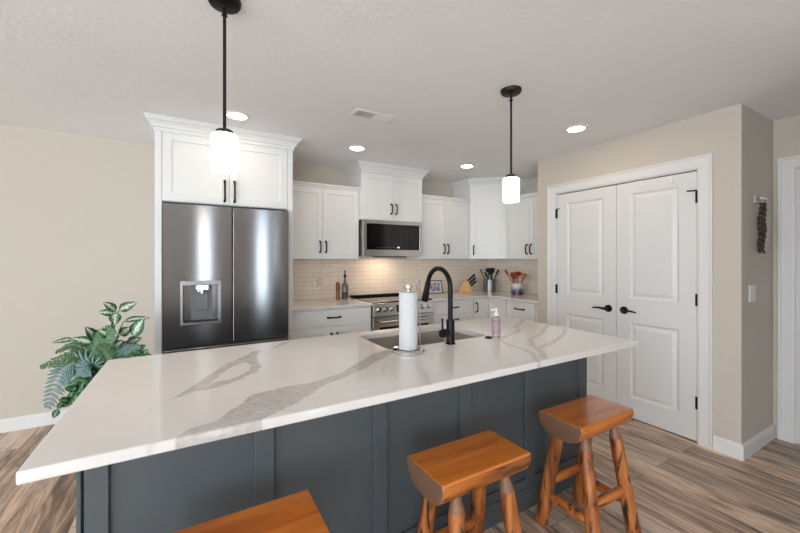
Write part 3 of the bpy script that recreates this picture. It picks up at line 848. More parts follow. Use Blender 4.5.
def bbox(P, m=.03): return (min(p[0] for p in P) - m, min(p[1] for p in P) - m, max(p[0] for p in P) + m, max(p[1] for p in P) + m)
BBA, BBB, BBC = bbox(VEIN_A), bbox(VEIN_B), bbox(VEIN_C)
LN = []
for pts, hw, st in LINES:
    w = [on_top(*p) for p in pts]; LN.append((w, hw, st, bbox(w, .05)))
def vein_at(x, y):
    v = Vector((x * 22, y * 22, 3.1)); n1 = mnoise.noise_vector(v) * .007 + mnoise.noise_vector(v * 3.1) * .003
    X, Y = x + n1.x, y + n1.y
    r = 0.0
    def hit(b): return b[0] < X < b[2] and b[1] < Y < b[3]
    if hit(BBA) and in_poly(X, Y, VEIN_A): r = .9
    if hit(BBB) and in_poly(X, Y, VEIN_B) and not in_poly(X, Y, HOLE_B): r = max(r, .85)
    if hit(BBC) and in_poly(X, Y, VEIN_C): r = max(r, .7)
    for w, hw, st, b in LN:
        if not hit(b): continue
        best = 9
        for (ax, ay), (bx_, by_) in zip(w, w[1:]):
            dx, dy = bx_ - ax, by_ - ay
            k = max(0, min(1, ((X - ax) * dx + (Y - ay) * dy) / (dx*dx + dy*dy)))
            best = min(best, math.hypot(X - ax - k*dx, Y - ay - k*dy))
        ww = hw * (1 + .5 * mnoise.noise(Vector((x * 14, y * 14, 9))))
        if best < ww * 1.25: r = max(r, st * min(1, (ww * 1.25 - best) / (ww * .35 + .001)))
    return r
SX0, SX1, SY0, SY1 = .868, 1.552, 1.612, 2.015    # sink cut-out
RR, EDGE, STEP = .055, .006, .0062
def lines_between(stops):
    out = []
    for a, b_ in zip(stops, stops[1:]):
        n = max(1, round((b_ - a) / STEP)); out += [a + (b_ - a) * i / n for i in range(n)]
    return out + [stops[-1]]
gx = lines_between([IX0 + EDGE, SX0, SX0 + RR, SX1 - RR, SX1, IX1 - EDGE]); gy = lines_between([IY0 + EDGE, SY0, SY0 + RR, SY1 - RR, SY1, IY1 - EDGE])
verts, faces = [], []
vid = {}
for j, y in enumerate(gy):
    for i, x in enumerate(gx):
        if SX0 < x < SX1 and SY0 < y < SY1: continue
        vid[i, j] = len(verts); verts.append((x, y, CT))
for j in range(len(gy) - 1):
    for i in range(len(gx) - 1):
        mx_, my_ = (gx[i] + gx[i+1]) / 2, (gy[j] + gy[j+1]) / 2
        if SX0 < mx_ < SX1 and SY0 < my_ < SY1: continue
        faces.append((vid[i, j], vid[i+1, j], vid[i+1, j+1], vid[i, j+1]))
nx, ny = len(gx) - 1, len(gy) - 1
loop = []
def add_side(idx, nrm): loop.extend((i, nrm) for i in idx)
s45 = math.sqrt(.5)
add_side([vid[i, 0] for i in range(nx + 1)], (0, -1)); loop.append((vid[nx, 0], (s45, -s45)))
add_side([vid[nx, j] for j in range(ny + 1)], (1, 0)); loop.append((vid[nx, ny], (s45, s45)))
add_side([vid[i, ny] for i in range(nx, -1, -1)], (0, 1)); loop.append((vid[0, ny], (-s45, s45)))
add_side([vid[0, j] for j in range(ny, -1, -1)], (-1, 0)); loop.append((vid[0, 0], (-s45, -s45)))
prev = [l[0] for l in loop]
for (o_, zz) in ((EDGE * .38, CT - EDGE * .08), (EDGE * .71, CT - EDGE * .29), (EDGE, CT - EDGE), (EDGE, CB + .003), (EDGE - .003, CB)):
    cur = []
    for k, (vi, n_) in enumerate(loop):
        p = verts[vi]; cur.append(len(verts)); verts.append((p[0] + n_[0] * o_, p[1] + n_[1] * o_, zz))
    for k in range(len(loop)):
        q = (k + 1) % len(loop)
        f = [prev[k], cur[k], cur[q], prev[q]]
        if prev[k] == prev[q]: f = [prev[k], cur[k], cur[q]]
        faces.append(tuple(f))
    prev = cur
# underside around the cut-out
def quad(a, b_, c_, d_):
    n = len(verts); verts.extend((a, b_, c_, d_)); faces.append((n, n+1, n+2, n+3))
bx0, bx1, by0, by1 = IX0 + .003, IX1 - .003, IY0 + .003, IY1 - .003
for (xa, ya, xb, yb) in ((bx0, by0, bx1, SY0), (bx0, SY1, bx1, by1), (bx0, SY0, SX0, SY1), (SX1, SY0, bx1, SY1)):
    quad((xa, ya, CB), (xa, yb, CB), (xb, yb, CB), (xb, ya, CB))
# cut-out walls and rounded inner corners
arcs = []
for cx, cy, a0 in ((SX0 + RR, SY0 + RR, 180), (SX1 - RR, SY0 + RR, 270), (SX1 - RR, SY1 - RR, 0), (SX0 + RR, SY1 - RR, 90)):
    arc = [(cx + RR * math.cos(R(a0 + 90 * k / 10)), cy + RR * math.sin(R(a0 + 90 * k / 10))) for k in range(11)]
    arcs.append(arc)
    kx = SX0 if cx < (SX0 + SX1) / 2 else SX1; ky = SY0 if cy < (SY0 + SY1) / 2 else SY1
    n = len(verts); verts.append((kx, ky, CT)); verts.append((kx, ky, CB))
    for (px, py) in arc: verts.append((px, py, CT)); verts.append((px, py, CB))
    for k in range(10):
        a = n + 2 + 2 * k
        faces.append((n, a, a + 2)); faces.append((n + 1, a + 3, a + 1))
ring = [p for a in arcs for p in a]
n = len(verts)
for p in ring: verts.append((p[0], p[1], CT)); verts.append((p[0], p[1], CB))
for k in range(len(ring)):
    q = (k + 1) % len(ring)
    faces.append((n + 2*k, n + 2*q, n + 2*q + 1, n + 2*k + 1))
ctr = Vector(((IX0 + IX1) / 2, (IY0 + IY1) / 2, CB))
me = bpy.data.meshes.new('island_worktop')
me.from_pydata([(x - ctr.x, y - ctr.y, z - ctr.z) for x, y, z in verts], [], faces)
at = me.attributes.new('vein', 'FLOAT', 'POINT')
at.data.foreach_set('value', [vein_at(x, y) for x, y, z in verts])
bm = B(); bm.from_mesh(me); bmesh.ops.remove_doubles(bm, verts=bm.verts, dist=1e-5); bmesh.ops.recalc_face_normals(bm, faces=bm.faces); bm.to_mesh(me); bm.free()
me.materials.append(M_QUARTZ); finish(me, True, 30)
o = bpy.data.objects.new('island_worktop', me); o.location = ctr; COL.objects.link(o)
tag(o, 'large white quartz island worktop with grey veins', 'worktop')

# --- sink
t = thing('kitchen_sink', 'stainless undermount sink set into the island worktop', 'sink', ((SX0+SX1)/2, (SY0+SY1)/2, .66))
def rrect(x0, y0, x1, y1, r, n=8):
    out = []
    for cx, cy, a0 in ((x0 + r, y0 + r, 180), (x1 - r, y0 + r, 270), (x1 - r, y1 - r, 0), (x0 + r, y1 - r, 90)):
        out += [(cx + r * math.cos(R(a0 + 90*k/n)), cy + r * math.sin(R(a0 + 90*k/n))) for k in range(n + 1)]
    return out
bm = B()
rings = []
for ins, z in ((-.018, CB - .0008), (.002, CB - .0008), (.004, CB - .006), (.010, .70), (.022, .678), (.05, .670)):
    rings.append([bm.verts.new((x, y, z)) for x, y in rrect(SX0 + ins, SY0 + ins, SX1 - ins, SY1 - ins, max(.02, RR - ins * .4))])
for r0, r1 in zip(rings, rings[1:]):
    for j in range(len(r0)): bm.faces.new((r0[j], r0[(j+1) % len(r0)], r1[(j+1) % len(r0)], r1[j]))
bm.faces.new(rings[-1])
bmesh.ops.recalc_face_normals(bm, faces=bm.faces)
bmesh.ops.reverse_faces(bm, faces=[f for f in bm.faces if f.calc_center_median().z < .672 and f.normal.z < 0])
obj('basin', bm, M_SINK, t)
obj('drain', lathe(B(), [(.045, .6705), (.045, .673), (.036, .6735), (.012, .672)], 1.21, 1.83, 24), M_CHROME, t)

# --- faucet
FX, FYY = 1.221, 1.562
t = thing('faucet', 'matt black gooseneck pull-down faucet at the island sink', 'faucet', (FX, FYY, CT))
obj('base', lathe(B(), [(.027, CT), (.027, CT + .006), (.0235, CT + .010), (.0225, CT + .012), (.0225, 1.040), (.0215, 1.044), (.0145, 1.046)], FX, FYY, 28), M_BLACK, t)
RC = .108
pts = [(FX, FYY, 1.03), (FX, FYY, 1.12), (FX, FYY, 1.212)]
for k in range(1, 17):
    a = R(180 - 168 * k / 16); pts.append((FX, FYY + RC + RC * math.cos(a), 1.212 + RC * math.sin(a)))
obj('spout', tube(B(), pts, .0135, 18), M_BLACK, t)
ex = Vector(pts[-1]); dv = (Vector(pts[-1]) - Vector(pts[-2])).normalized()
obj('spray_head', tube(B(), [ex - dv*.004, ex + dv*.004, ex + dv*.03, ex + dv*.085, ex + dv*.112, ex + dv*.118], [.0145, .0165, .0165, .0205, .0215, .018], 20), M_BLACK, t)
lv = obj('valve', tube(B(), [(FX - .018, FYY, .975), (FX - .058, FYY - .006, .975), (FX - .068, FYY - .007, .975)], [.0225, .0225, .019], 20), M_BLACK, t)
obj('lever', tube(B(), [(FX - .055, FYY - .006, .985), (FX - .058, FYY - .008, 1.01), (FX - .066, FYY - .014, 1.058)], [.0065, .0055, .005], 10), M_BLACK, t)
o = obj('air_switch', lathe(B(), [(.022, CT), (.022, CT + .005), (.019, CT + .007), (.011, CT + .007), (.010, CT + .010), (.001, CT + .011)], 1.503, 1.565, 24), M_BLACK, None)
tag(o, 'small round black push button set beside the sink', 'button')

# --- soap bottle
SXc, SYc = 1.560, 1.562
t = thing('soap_bottle', 'clear pump bottle of lilac soap beside the faucet', 'bottle', (SXc, SYc, CT))
M_SOAP = pm('lilac_label', (176, 150, 158), .35, vary=.35, scale=(40, 40, 14))
obj('bottle', lathe(B(), [(.020, CT), (.0235, CT + .004), (.024, CT + .012), (.024, CT + .100), (.021, CT + .112), (.012, CT + .120), (.012, CT + .128)], SXc, SYc, 28), mat_glass('soap_glass', (232, 222, 228), .08), t)
obj('label_wrap', lathe(B(), [(.0246, CT + .022), (.0246, CT + .092)], SXc, SYc, 28, False, False), M_SOAP, t)
bm = B(); lathe(bm, [(.0135, CT + .126), (.0135, CT + .142), (.007, CT + .145), (.005, CT + .158), (.010, CT + .159), (.010, CT + .167)], SXc, SYc, 18); tube(bm, [(SXc, SYc, CT + .163), (SXc - .02, SYc + .006, CT + .162), (SXc - .032, SYc + .01, CT + .157)], .0045, 8)
obj('pump', bm, M_WHITEPL, t)

# --- paper towel
TX, TY = .934, 1.530
t = thing('paper_towel_holder', 'chrome upright paper towel holder on the island worktop', 'paper towel holder', (TX, TY, CT))
obj('base', lathe(B(), [(.078, CT), (.082, CT + .003), (.082, CT + .010), (.076, CT + .0155), (.062, CT + .0165), (.060, CT + .0135), (.03, CT + .0135)], TX, TY, 40), M_CHROME, t)
obj('rod', tube(B(), [(TX, TY, CT + .013), (TX, TY, 1.222)], .007, 12), M_CHROME, t)
obj('finial', lathe(B(), [(.010, 1.2215), (.0165, 1.223), (.018, 1.228), (.018, 1.246), (.0165, 1.250), (.01, 1.252)], TX, TY, 24), M_CHROME, t)
ax, ay = TX + .068, TY + .026
bm = B(); tube(bm, [(ax, ay, CT + .013), (ax, ay, 1.20), (ax, ay, 1.262), (ax + .006, ay - .003, 1.272), (ax + .013, ay - .006, 1.262), (ax + .013, ay - .006, 1.20), (ax + .013, ay - .006, CT + .013)], .0028, 8)
obj('tension_arm', bm, M_CHROME, t)
bm = B(); lathe(bm, [(.020, CT + .0172), (.0455, CT + .0172), (.0462, CT + .020), (.0462, 1.2075), (.0455, 1.2105), (.020, 1.2105)], TX, TY, 44, False, False)
lathe(bm, [(.020, 1.2105), (.020, CT + .0172)], TX, TY, 44, False, False)
tag(obj('paper_towel_roll', bm, M_PAPER, None), 'white roll of paper towels on the chrome holder', 'paper towel')

# ------------------------------------------------------------------ stools
def log_leg(bm, p0, p1, r0, r1, seed, tenon=True):
    """tapered, slightly knobbly peeled log from the floor up, ending in a whittled tenon"""
    p0, p1 = Vector(p0), Vector(p1)
    d = p1 - p0; n = 12; a, b_ = frame_of(d)
    pts, rad = [], []
    for k in range(n + 1):
        s = k / n
        j = mnoise.noise(Vector((seed * 3.7, s * 4, 1.3))) * .004
        pts.append(p0 + d * s + a * j); rad.append((r0 + (r1 - r0) * s) * (1 + .06 * mnoise.noise(Vector((seed, s * 7, 4)))))
    pts.insert(0, p0 + d*.0); rad.insert(0, rad[0] * .9); pts[1] = p0 + d.normalized() * .008
    tube(bm, pts, rad, 14)
    return bm
def make_stool(loc, label):
    cx, cy = 0, 0
    t = thing('bar_stool', label, 'stool', loc, None)
    ox, oy = loc[0], loc[1]
    L2, W2, D, ZT = .218, .119, .100, .605
    # half-log seat: D section along x, with flat top and faintly wavy bark edge
    bm = B(); n = 18; m = 14
    cols = []
    xs_ = [-L2 + 2*L2*i/m for i in range(m + 1)]
    for i, x in enumerate(xs_):
        col = []
        for k in range(n + 1):
            a = math.pi * k / n
            wv = 1 + .02 * mnoise.noise(Vector((x * 9, k * .5, ox)))
            yy = -math.copysign(abs(math.cos(a)) ** .72, math.cos(a)) * W2 * wv; zz = -math.sin(a) ** .8 * D * (1 + .04 * mnoise.noise(Vector((x * 6, 3 + k*.3, ox))))
            if k in (0, n): zz = -.006; yy *= .985
            col.append(bm.verts.new((ox + x, oy + yy, ZT + zz)))
        col.append(bm.verts.new((ox + x, oy + W2 * .95, ZT))); col.append(bm.verts.new((ox + x, oy - W2 * .95, ZT)))
        cols.append(col)
    K = n + 3
    for c0, c1 in zip(cols, cols[1:]):
        for k in range(K):
            f = bm.faces.new((c0[k], c1[k], c1[(k+1) % K], c0[(k+1) % K]))
            f.material_index = 0 if k >= n else 1
    for c, rv in ((cols[0], False), (cols[-1], True)):
        f = bm.faces.new(c if rv else c[::-1]); f.material_index = 2
    bmesh.ops.recalc_face_normals(bm, faces=bm.faces)
    obj('seat', bm, [M_SEAT, M_BARK, M_ENDGRAIN], t, bevel=.004, ang=45)
    for sx in (-1, 1):
        obj('peg', tube(B(), [(ox + sx*.165, oy + .06, ZT - .004), (ox + sx*.165, oy + .06, ZT + .0006)], .005, 12), M_TENON, t, label='small pale peg in the seat top')
    top = {}
    for sx in (-1, 1):
        for sy in (-1, 1):
            p0 = Vector((ox + sx*.160, oy + sy*.150, 0)); p1 = Vector((ox + sx*.122, oy + sy*.068, ZT - .092))
            d = (p1 - p0).normalized(); sh = p1 - d * .045
            lg = obj('leg', log_leg(B(), p0, sh, .0345, .030, 3 + sx + 2*sy + ox), M_LEG, t)
            tb = B(); tube(tb, [sh - d*.004, sh + d*.012, sh + d*.035, p1 + d*.022], [.0295, .027, .020, .019], 14)
            obj('tenon', tb, M_TENON, lg)
            top[sx, sy] = (p0, p1)
    def at_z(k, z):
        p0, p1 = top[k]; return p0 + (p1 - p0) * (z / p1.z)
    for k0, k1, z in (((-1, -1), (1, -1), .225), ((-1, 1), (1, 1), .225), ((-1, -1), (-1, 1), .155), ((1, -1), (1, 1), .155)):
        a, b_ = at_z(k0, z), at_z(k1, z); d = (b_ - a).normalized()
        bm = B(); tube(bm, [a + d*.018, a + d*.034, a + d*.05, (a+b_)/2, b_ - d*.05, b_ - d*.034, b_ - d*.018], [.015, .019, .0225, .024, .0225, .019, .015], 12)
        obj('stretcher', bm, M_BARK, t)
    return t
def copy_tree(o, parent=None):
    c = o.copy(); COL.objects.link(c)
    if parent is not None: c.parent = parent
    for ch in [x for x in o.children]: copy_tree(ch, c)
    return c
GS = 'log stools along the island'
s0 = make_stool((1.748, 1.120, 0), 'half-log bar stool nearest the pantry doors, all four legs in view'); s0['group'] = GS
for (x, y, lb) in ((.953, 1.098, 'half-log bar stool in the middle of the row, pale sealed seat end'), (.123, 1.090, 'half-log bar stool of which only the seat shows at the bottom edge')):
    c = copy_tree(s0); c.location = (x, y, 0); c['label'] = lb

# ------------------------------------------------------------------ pendants and ceiling fittings
def pendant(x, y, label):
    t = thing('pendant_lamp', label, 'lamp', (x, y, H), 'pendants over the island')
    obj('canopy', lathe(B(), [(.064, H - .0005), (.064, H - .012), (.058, H - .022), (.012, H - .026), (.010, H - .040)], x, y, 32), M_BRONZE, t)
    bm = B(); tube(bm, [(x, y, H - .038), (x, y, H - .060)], .007, 10); lathe(bm, [(.004, H - .074), (.011, H - .068), (.011, H - .062), (.004, H - .056)], x, y, 14)
    obj('swivel', bm, M_BRONZE, t)
    obj('rod', tube(B(), [(x, y, H - .070), (x, y, 1.905)], .0065, 12), M_BRONZE, t)
    obj('socket_cap', lathe(B(), [(.0065, 1.912), (.026, 1.905), (.034, 1.898), (.034, 1.888), (.02, 1.886)], x, y, 28), M_BRONZE, t)
    sh = [(.022, 1.885), (.044, 1.8845), (.0490, 1.880), (.0508, 1.872), (.0508, 1.742), (.0495, 1.735), (.0475, 1.7345)]
    obj('glass_shade', lathe(B(), sh, x, y, 40, False, False), M_SHADE, t)
    l = bpy.data.lights.new('pendant_bulb', 'POINT'); l.energy = PENDANT_WATTS; l.color = (1, .87, .72); l.shadow_soft_size = .022
    lo = bpy.data.objects.new('pendant_bulb', l); lo.parent = t; lo.location = (0, 0, 1.80 - H); COL.objects.link(lo)
pendant(.121, 1.648, 'pendant lamp with opal glass shade hanging before the refrigerator cabinet')
pendant(1.750, 1.623, 'pendant lamp with opal glass shade hanging over the pantry end of the island')
def can(x, y, label):
    t = thing('ceiling_light', label, 'light', (x, y, H), 'recessed ceiling lights')
    obj('trim_ring', lathe(B(), [(.088, H - .0005), (.088, H - .004), (.080, H - .008), (.066, H - .007), (.066, H - .0005)], x, y, 36, False, False), M_TRIM, t)
    bm = B(); lathe(bm, [(.0655, H - .0035), (.001, H - .0036)], x, y, 36, False, True); obj('lens', bm, M_LAMP, t)
can(.30, 3.01 - .08, 'recessed ceiling light just behind the pendant by the refrigerator')
can(1.384, 3.214, 'recessed ceiling light between refrigerator and microwave crowns, below the vent')
can(2.744, 3.204, 'recessed ceiling light in front of the diagonal corner cabinet')
can(2.726, 1.836, 'recessed ceiling light in front of the pantry doors')
t = thing('ceiling_vent', 'white rectangular air vent in the ceiling', 'vent', (1.18, 2.43, H))
VX0, VX1, VY0, VY1 = 1.018, 1.343, 2.362, 2.492
bm = B()
zt = H - .0005
box(bm, VX0, VY0, H - .006, VX1, VY0 + .022, zt); box(bm, VX0, VY1 - .022, H - .006, VX1, VY1, zt); box(bm, VX0, VY0 + .022, H - .006, VX0 + .022, VY1 - .022, zt); box(bm, VX1 - .022, VY0 + .022, H - .006, VX1, VY1 - .022, zt); box(bm, 1.172, VY0 + .022, H - .006, 1.19, VY1 - .022, zt)
obj('frame', bm, M_TRIM, t, smooth=False, bevel=.0015)
obj('duct', boxb(VX0 + .02, VY0 + .02, H - .0012, VX1 - .02, VY1 - .02, H - .0004), pm('dark_duct', (66, 64, 62), .8), t, smooth=False)
for xa, xb, tilt in ((VX0 + .022, 1.172, 50), (1.19, VX1 - .022, -38)):
    bm = B()
    n = 9
    for k in range(n):
        y = VY0 + .026 + (VY1 - VY0 - .052) * k / (n - 1)
        q = xform(boxb(xa, -.0045, -.0006, xb, .0045, .0006), Matrix.Translation((0, y, H - .0050)) @ Matrix.Rotation(R(tilt), 4, 'X'))
        me_ = bpy.data.meshes.new('tmp'); q.to_mesh(me_); q.free(); bm.from_mesh(me_); bpy.data.meshes.remove(me_)
    obj('louver', bm, M_TRIM, t, smooth=False)

# ------------------------------------------------------------------ things on the counters
t = thing('pepper_mill', 'tall turned wooden mill by the backsplash', 'mill', (1.437, 3.88, .914))
M_MILL = mat_wood('turned_wood', (82, 42, 18), (124, 68, 30), (150, 88, 42), 'Z', .35, False, .3)
obj('body', lathe(B(), [(.026, .914), (.026, .925), (.022, .945), (.020, .985), (.024, 1.03), (.024, 1.055), (.019, 1.06)], 1.437, 3.88, 24), M_MILL, t)
obj('top', lathe(B(), [(.019, 1.0605), (.025, 1.066), (.026, 1.085), (.020, 1.105), (.010, 1.113), (.004, 1.116)], 1.437, 3.88, 24), M_MILL, t)
t = thing('oil_bottle', 'glass oil bottle with black pourer next to the wooden mill', 'bottle', (1.520, 3.875, .914))
obj('bottle', lathe(B(), [(.032, .914), (.036, .919), (.036, 1.06), (.030, 1.085), (.014, 1.115), (.0125, 1.165), (.014, 1.170)], 1.520, 3.875, 28), pm('bottle_glass', (150, 148, 146), .06, vary=.3, scale=(20, 20, 20), trans=.6), t)
obj('label_wrap', lathe(B(), [(.0366, .935), (.0366, 1.0)], 1.520, 3.875, 28, False, False), pm('dark_label', (70, 62, 66), .5, vary=.55, scale=(50, 50, 38)), t)
bm = B(); lathe(bm, [(.0145, 1.168), (.0155, 1.195), (.011, 1.198)], 1.520, 3.875, 18); tube(bm, [(1.52, 3.875, 1.197), (1.52, 3.874, 1.222), (1.518, 3.872, 1.240)], [.006, .0055, .010], 10)
obj('pourer', bm, M_BLACK, t)

def outlet(name, c, along, out, w, h, label, socks, cat, M_WHITEPL=M_WHITEPL):
    o = obj(name, panel_slab(w, h, .005, [], [], face_matrix((c[0] - along[0]*w/2 + out[0]*.0055, c[1] - along[1]*w/2 + out[1]*.0055, c[2] - h/2), along, out)), M_WHITEPL, None, smooth=False, bevel=.0015)
    tag(o, label, cat)
    for (dx, dz, kind) in socks:
        M = face_matrix((c[0] + along[0]*dx + out[0]*.0065, c[1] + along[1]*dx + out[1]*.0065, c[2] + dz), along, out)
        bm = B()
        if kind == 's':
            xform(box(bm, -.016, 0, -.033, .016, .0012, .033), M); obj('switch_rocker', bm, M_WHITEPL, o, smooth=False, bevel=.0008)
        else:
            xform(box(bm, -.0165, 0, -.014, .0165, .0012, .014), M); so = obj('socket', bm, M_WHITEPL, o, smooth=False, bevel=.0008)
            sb = B()
            for q in (-.006, .006): box(sb, q - .0012, -.0004, -.002, q + .0012, .0006, .007)
            obj('slot', xform(sb, M), M_DARK, so, smooth=False)
    return o
outlet('wall_outlet', (1.285, WB - .008, 1.115), (1, 0), (0, -1), .072, .116, 'white duplex outlet in the tile left of the wooden mill'.replace(' left of', ' before'), [(0, .02, 'o'), (0, -.02, 'o')], 'outlet', pm('almond_plastic', (228, 214, 197), .4))
outlet('wall_outlet', (3.458, YS, 1.13), (1, 0), (0, -1), .118, .118, 'white two-gang switch and outlet plate below the braided hanging', [(-.023, .0, 's'), (.023, .02, 'o'), (.023, -.02, 'o')], 'switch plate')

# wall hanging
t = thing('wall_hanging', 'dark brown twisted braid hanging from a small pale hook board', 'wall hanging', (3.53, YS, 1.4))
obj('hook_board', boxb(3.488, YS - .012, 1.775, 3.648, YS - .0005, 1.832), pm('pale_board', (196, 190, 180), .6, vary=.1), t, smooth=False, bevel=.002)
bm = B()
for dx in (-.03, 0, .035): tube(bm, [(3.545 + dx*1.6, YS - .012, 1.80), (3.545 + dx*1.6, YS - .035, 1.795), (3.545 + dx*1.6, YS - .04, 1.81)], .004, 8)
obj('hook', bm, M_CHROME, t)
M_BRAID = pm('dark_twine', (74, 58, 48), .6, vary=.75, scale=(40, 40, 80), bump=.5, bscale=90)
for s in range(3):
    pts, rad = [], []
    for k in range(41):
        z = 1.775 - .36 * k / 40; a = k * .5 + s * 2.094
        w = .031 * (.55 + .45 * math.sin(k * .47 + s * 1.7))
        pts.append((3.542 - .03 * k / 40 + w * math.cos(a) + .010 * math.sin(k*.33), YS - .036 + .012 * math.sin(a), z)); rad.append(.0145 * (1 - .9 * abs(k/40 - .5)) * (.75 + .7 * abs(mnoise.noise(Vector((k*.55, s*3, 2))))))
    obj('strand', tube(B(), pts, rad, 8), M_BRAID, t)

# photo frame
t = thing('photo_frame', 'small brown photo frame leaning on the backsplash beside the range', 'photo frame', (2.83, 3.93, .914))
MF = Matrix.Translation((2.83, 3.93, .9142)) @ Matrix.Rotation(R(-6), 4, 'Z') @ Matrix.Rotation(R(-14), 4, 'X')
w2, hh, fw = .112, .178, .012
bm = B(); box(bm, -w2, 0, 0, w2, .014, fw); box(bm, -w2, 0, hh - fw, w2, .014, hh); box(bm, -w2, 0, fw, -w2 + fw, .014, hh - fw); box(bm, w2 - fw, 0, fw, w2, .014, hh - fw)
obj('frame', xform(bm, MF), pm('brown_frame', (84, 66, 52), .45), t, smooth=False, bevel=.001)
obj('mat_board', xform(boxb(-w2 + fw, .006, fw, w2 - fw, .012, hh - fw), MF), pm('white_mat', (226, 226, 226), .7), t, smooth=False)
def mat_photo():
    m, nt, b, N, L = new_mat('printed_photo')
    tc = N.new('ShaderNodeTexCoord'); nz = N.new('ShaderNodeTexNoise'); nz.inputs['Scale'].default_value = 26; nz.inputs['Detail'].default_value = 2
    L.new(tc.outputs['Object'], nz.inputs['Vector'])
    cr = N.new('ShaderNodeValToRGB'); cr.color_ramp.interpolation = 'CONSTANT'
    e = cr.color_ramp.elements
    e[0].position = 0; e[0].color = (*lin((60, 66, 84)), 1); e[1].position = .62; e[1].color = (*lin((206, 222, 228)), 1)
    for p, c in ((.40, (176, 196, 212)), (.47, (206, 172, 178)), (.53, (112, 128, 160)), (.57, (220, 196, 196))):
        x = e.new(p); x.color = (*lin(c), 1)
    L.new(nz.outputs['Fac'], cr.inputs['Fac']); L.new(cr.outputs['Color'], b.inputs['Base Color']); b.inputs['Roughness'].default_value = .3
    return m
obj('picture', xform(boxb(-w2 + fw + .018, .0045, fw + .018, w2 - fw - .018, .0058, hh - fw - .018), MF), mat_photo(), t, smooth=False)
obj('easel_leg', xform(boxb(-.02, .0145, .0, .02, .018, .13), Matrix.Translation((2.83, 3.93, .9142)) @ Matrix.Rotation(R(-6), 4, 'Z') @ Matrix.Translation((0, .045, .001)) @ Matrix.Rotation(R(12), 4, 'X')), M_DARK, t, smooth=False)

# knife block and knives
KX, KY = 3.275, 3.86
t = thing('knife_block', 'light wooden knife block in front of the backsplash', 'knife block', (KX, KY, .914))
MK = Matrix.Translation((KX, KY, .9142)) @ Matrix.Rotation(R(-28), 4, 'Z')
bm = prism(B(), [(-.095, 0), (.085, 0), (.085, .055), (.020, .175), (-.020, .165), (-.085, .05)], -.05, .05)
Mz = Matrix(((1, 0, 0, 0), (0, 0, 1, 0), (0, 1, 0, 0), (0, 0, 0, 1)))
obj('block', xform(xform(bm, Mz), MK), mat_wood('maple_block', (190, 138, 82), (214, 164, 104), (228, 182, 124), 'X', .4, False, .2, 6), t, smooth=False, bevel=.004)
up = Vector((.85, 0, .53)).normalized(); fc = Vector((.065, 0, -.12)).normalized()
g = 'knives in the wooden block'
kn = 0
KL = ['black-handled knife topmost in the wooden block, wall side', 'black-handled knife topmost in the wooden block, room side', 'black-handled knife in the second tier of the block, wall side', 'black-handled knife in the second tier of the block, room side', 'short black-handled knife low in the block, wall side', 'short black-handled knife low in the block, room side']
for i in range(3):
    for j in (1, -1):
        p = Vector((.020, 0, .175)) + fc * (.024 + .040 * i) + Vector((0, j * .024, 0))
        ln = (.135, .125, .105)[i]
        d = (up + Vector((0, 0, .25))).normalized()
        tk = thing('kitchen_knife', KL[kn], 'knife', MK @ p, g); kn += 1
        tb = B(); tube(tb, [MK @ (p + d*.010), MK @ (p + d*.016), MK @ (p + d*ln*.5), MK @ (p + d*(ln - .006)), MK @ (p + d*ln)], [.014, .0175, .016, .0185, .013], 12, flat=.6)
        obj('handle', tb, M_DARK, tk)
        tb = B(); tube(tb, [MK @ (p + d*.001), MK @ (p + d*.011)], .0085, 10, flat=.4); obj('bolster', tb, M_STEEL, tk)

# utensil crocks
def crock(name, label, cx, cy, r, h, mat, cat='crock'):
    bm = B(); z = .914
    lathe(bm, [(r*.92, z), (r, z + .006), (r, z + h - .004), (r - .003, z + h), (r - .007, z + h - .003), (r - .007, z + .012), (.002, z + .010)], cx, cy, 36, True, True)
    return tag(obj(name, bm, mat, None), label, cat)
C1 = (3.690, 3.815); C2 = (3.700, 3.325)
crock('utensil_crock', 'stainless utensil crock full of black utensils in the corner', *C1, .092, .172, pm('satin_steel', (150, 149, 147), .36, metal=1.0, vary=.04))
def mat_crock():
    m, nt, b, N, L = new_mat('painted_ceramic')
    tc = N.new('ShaderNodeTexCoord')
    sep = N.new('ShaderNodeSeparateXYZ'); L.new(tc.outputs['Object'], sep.inputs[0])
    nz = N.new('ShaderNodeTexNoise'); nz.inputs['Scale'].default_value = 14; L.new(tc.outputs['Object'], nz.inputs['Vector'])
    ad = N.new('ShaderNodeMath'); ad.operation = 'MULTIPLY_ADD'; ad.inputs[1].default_value = .09; L.new(nz.outputs['Fac'], ad.inputs[0]); L.new(sep.outputs['Z'], ad.inputs[2])
    cr = N.new('ShaderNodeValToRGB'); e = cr.color_ramp.elements; cr.color_ramp.interpolation = 'EASE'
    e[0].position = .05; e[0].color = (*lin((52, 62, 92)), 1); e[1].position = .185; e[1].color = (*lin((226, 224, 220)), 1)
    for p, c in ((.09, (92, 118, 152)), (.12, (150, 178, 200)), (.145, (214, 216, 216))):
        x = e.new(p); x.color = (*lin(c), 1)
    L.new(ad.outputs[0], cr.inputs['Fac'])
    L.new(cr.outputs['Color'], b.inputs['Base Color']); b.inputs['Roughness'].default_value = .2
    return m
ck = crock('utensil_crock', 'white and blue painted crock of red utensils by the pantry wall', *C2, .078, .142, mat_crock())
rb = B()
for (a, z, s) in ((225, .045, .020), (243, .033, .017), (232, .026, .016)):
    c = Vector((C2[0] + .0775 * math.cos(R(a)), C2[1] + .0775 * math.sin(R(a)), .914 + z)); nrm = Vector((math.cos(R(a)), math.sin(R(a)), 0))
    tube(rb, [c - nrm*.004, c + nrm*.0012, c + nrm*.0016], [s, s, s*.6], 16)
obj('red_flower_motif', rb, pm('red_glaze', (176, 30, 48), .25), ck)

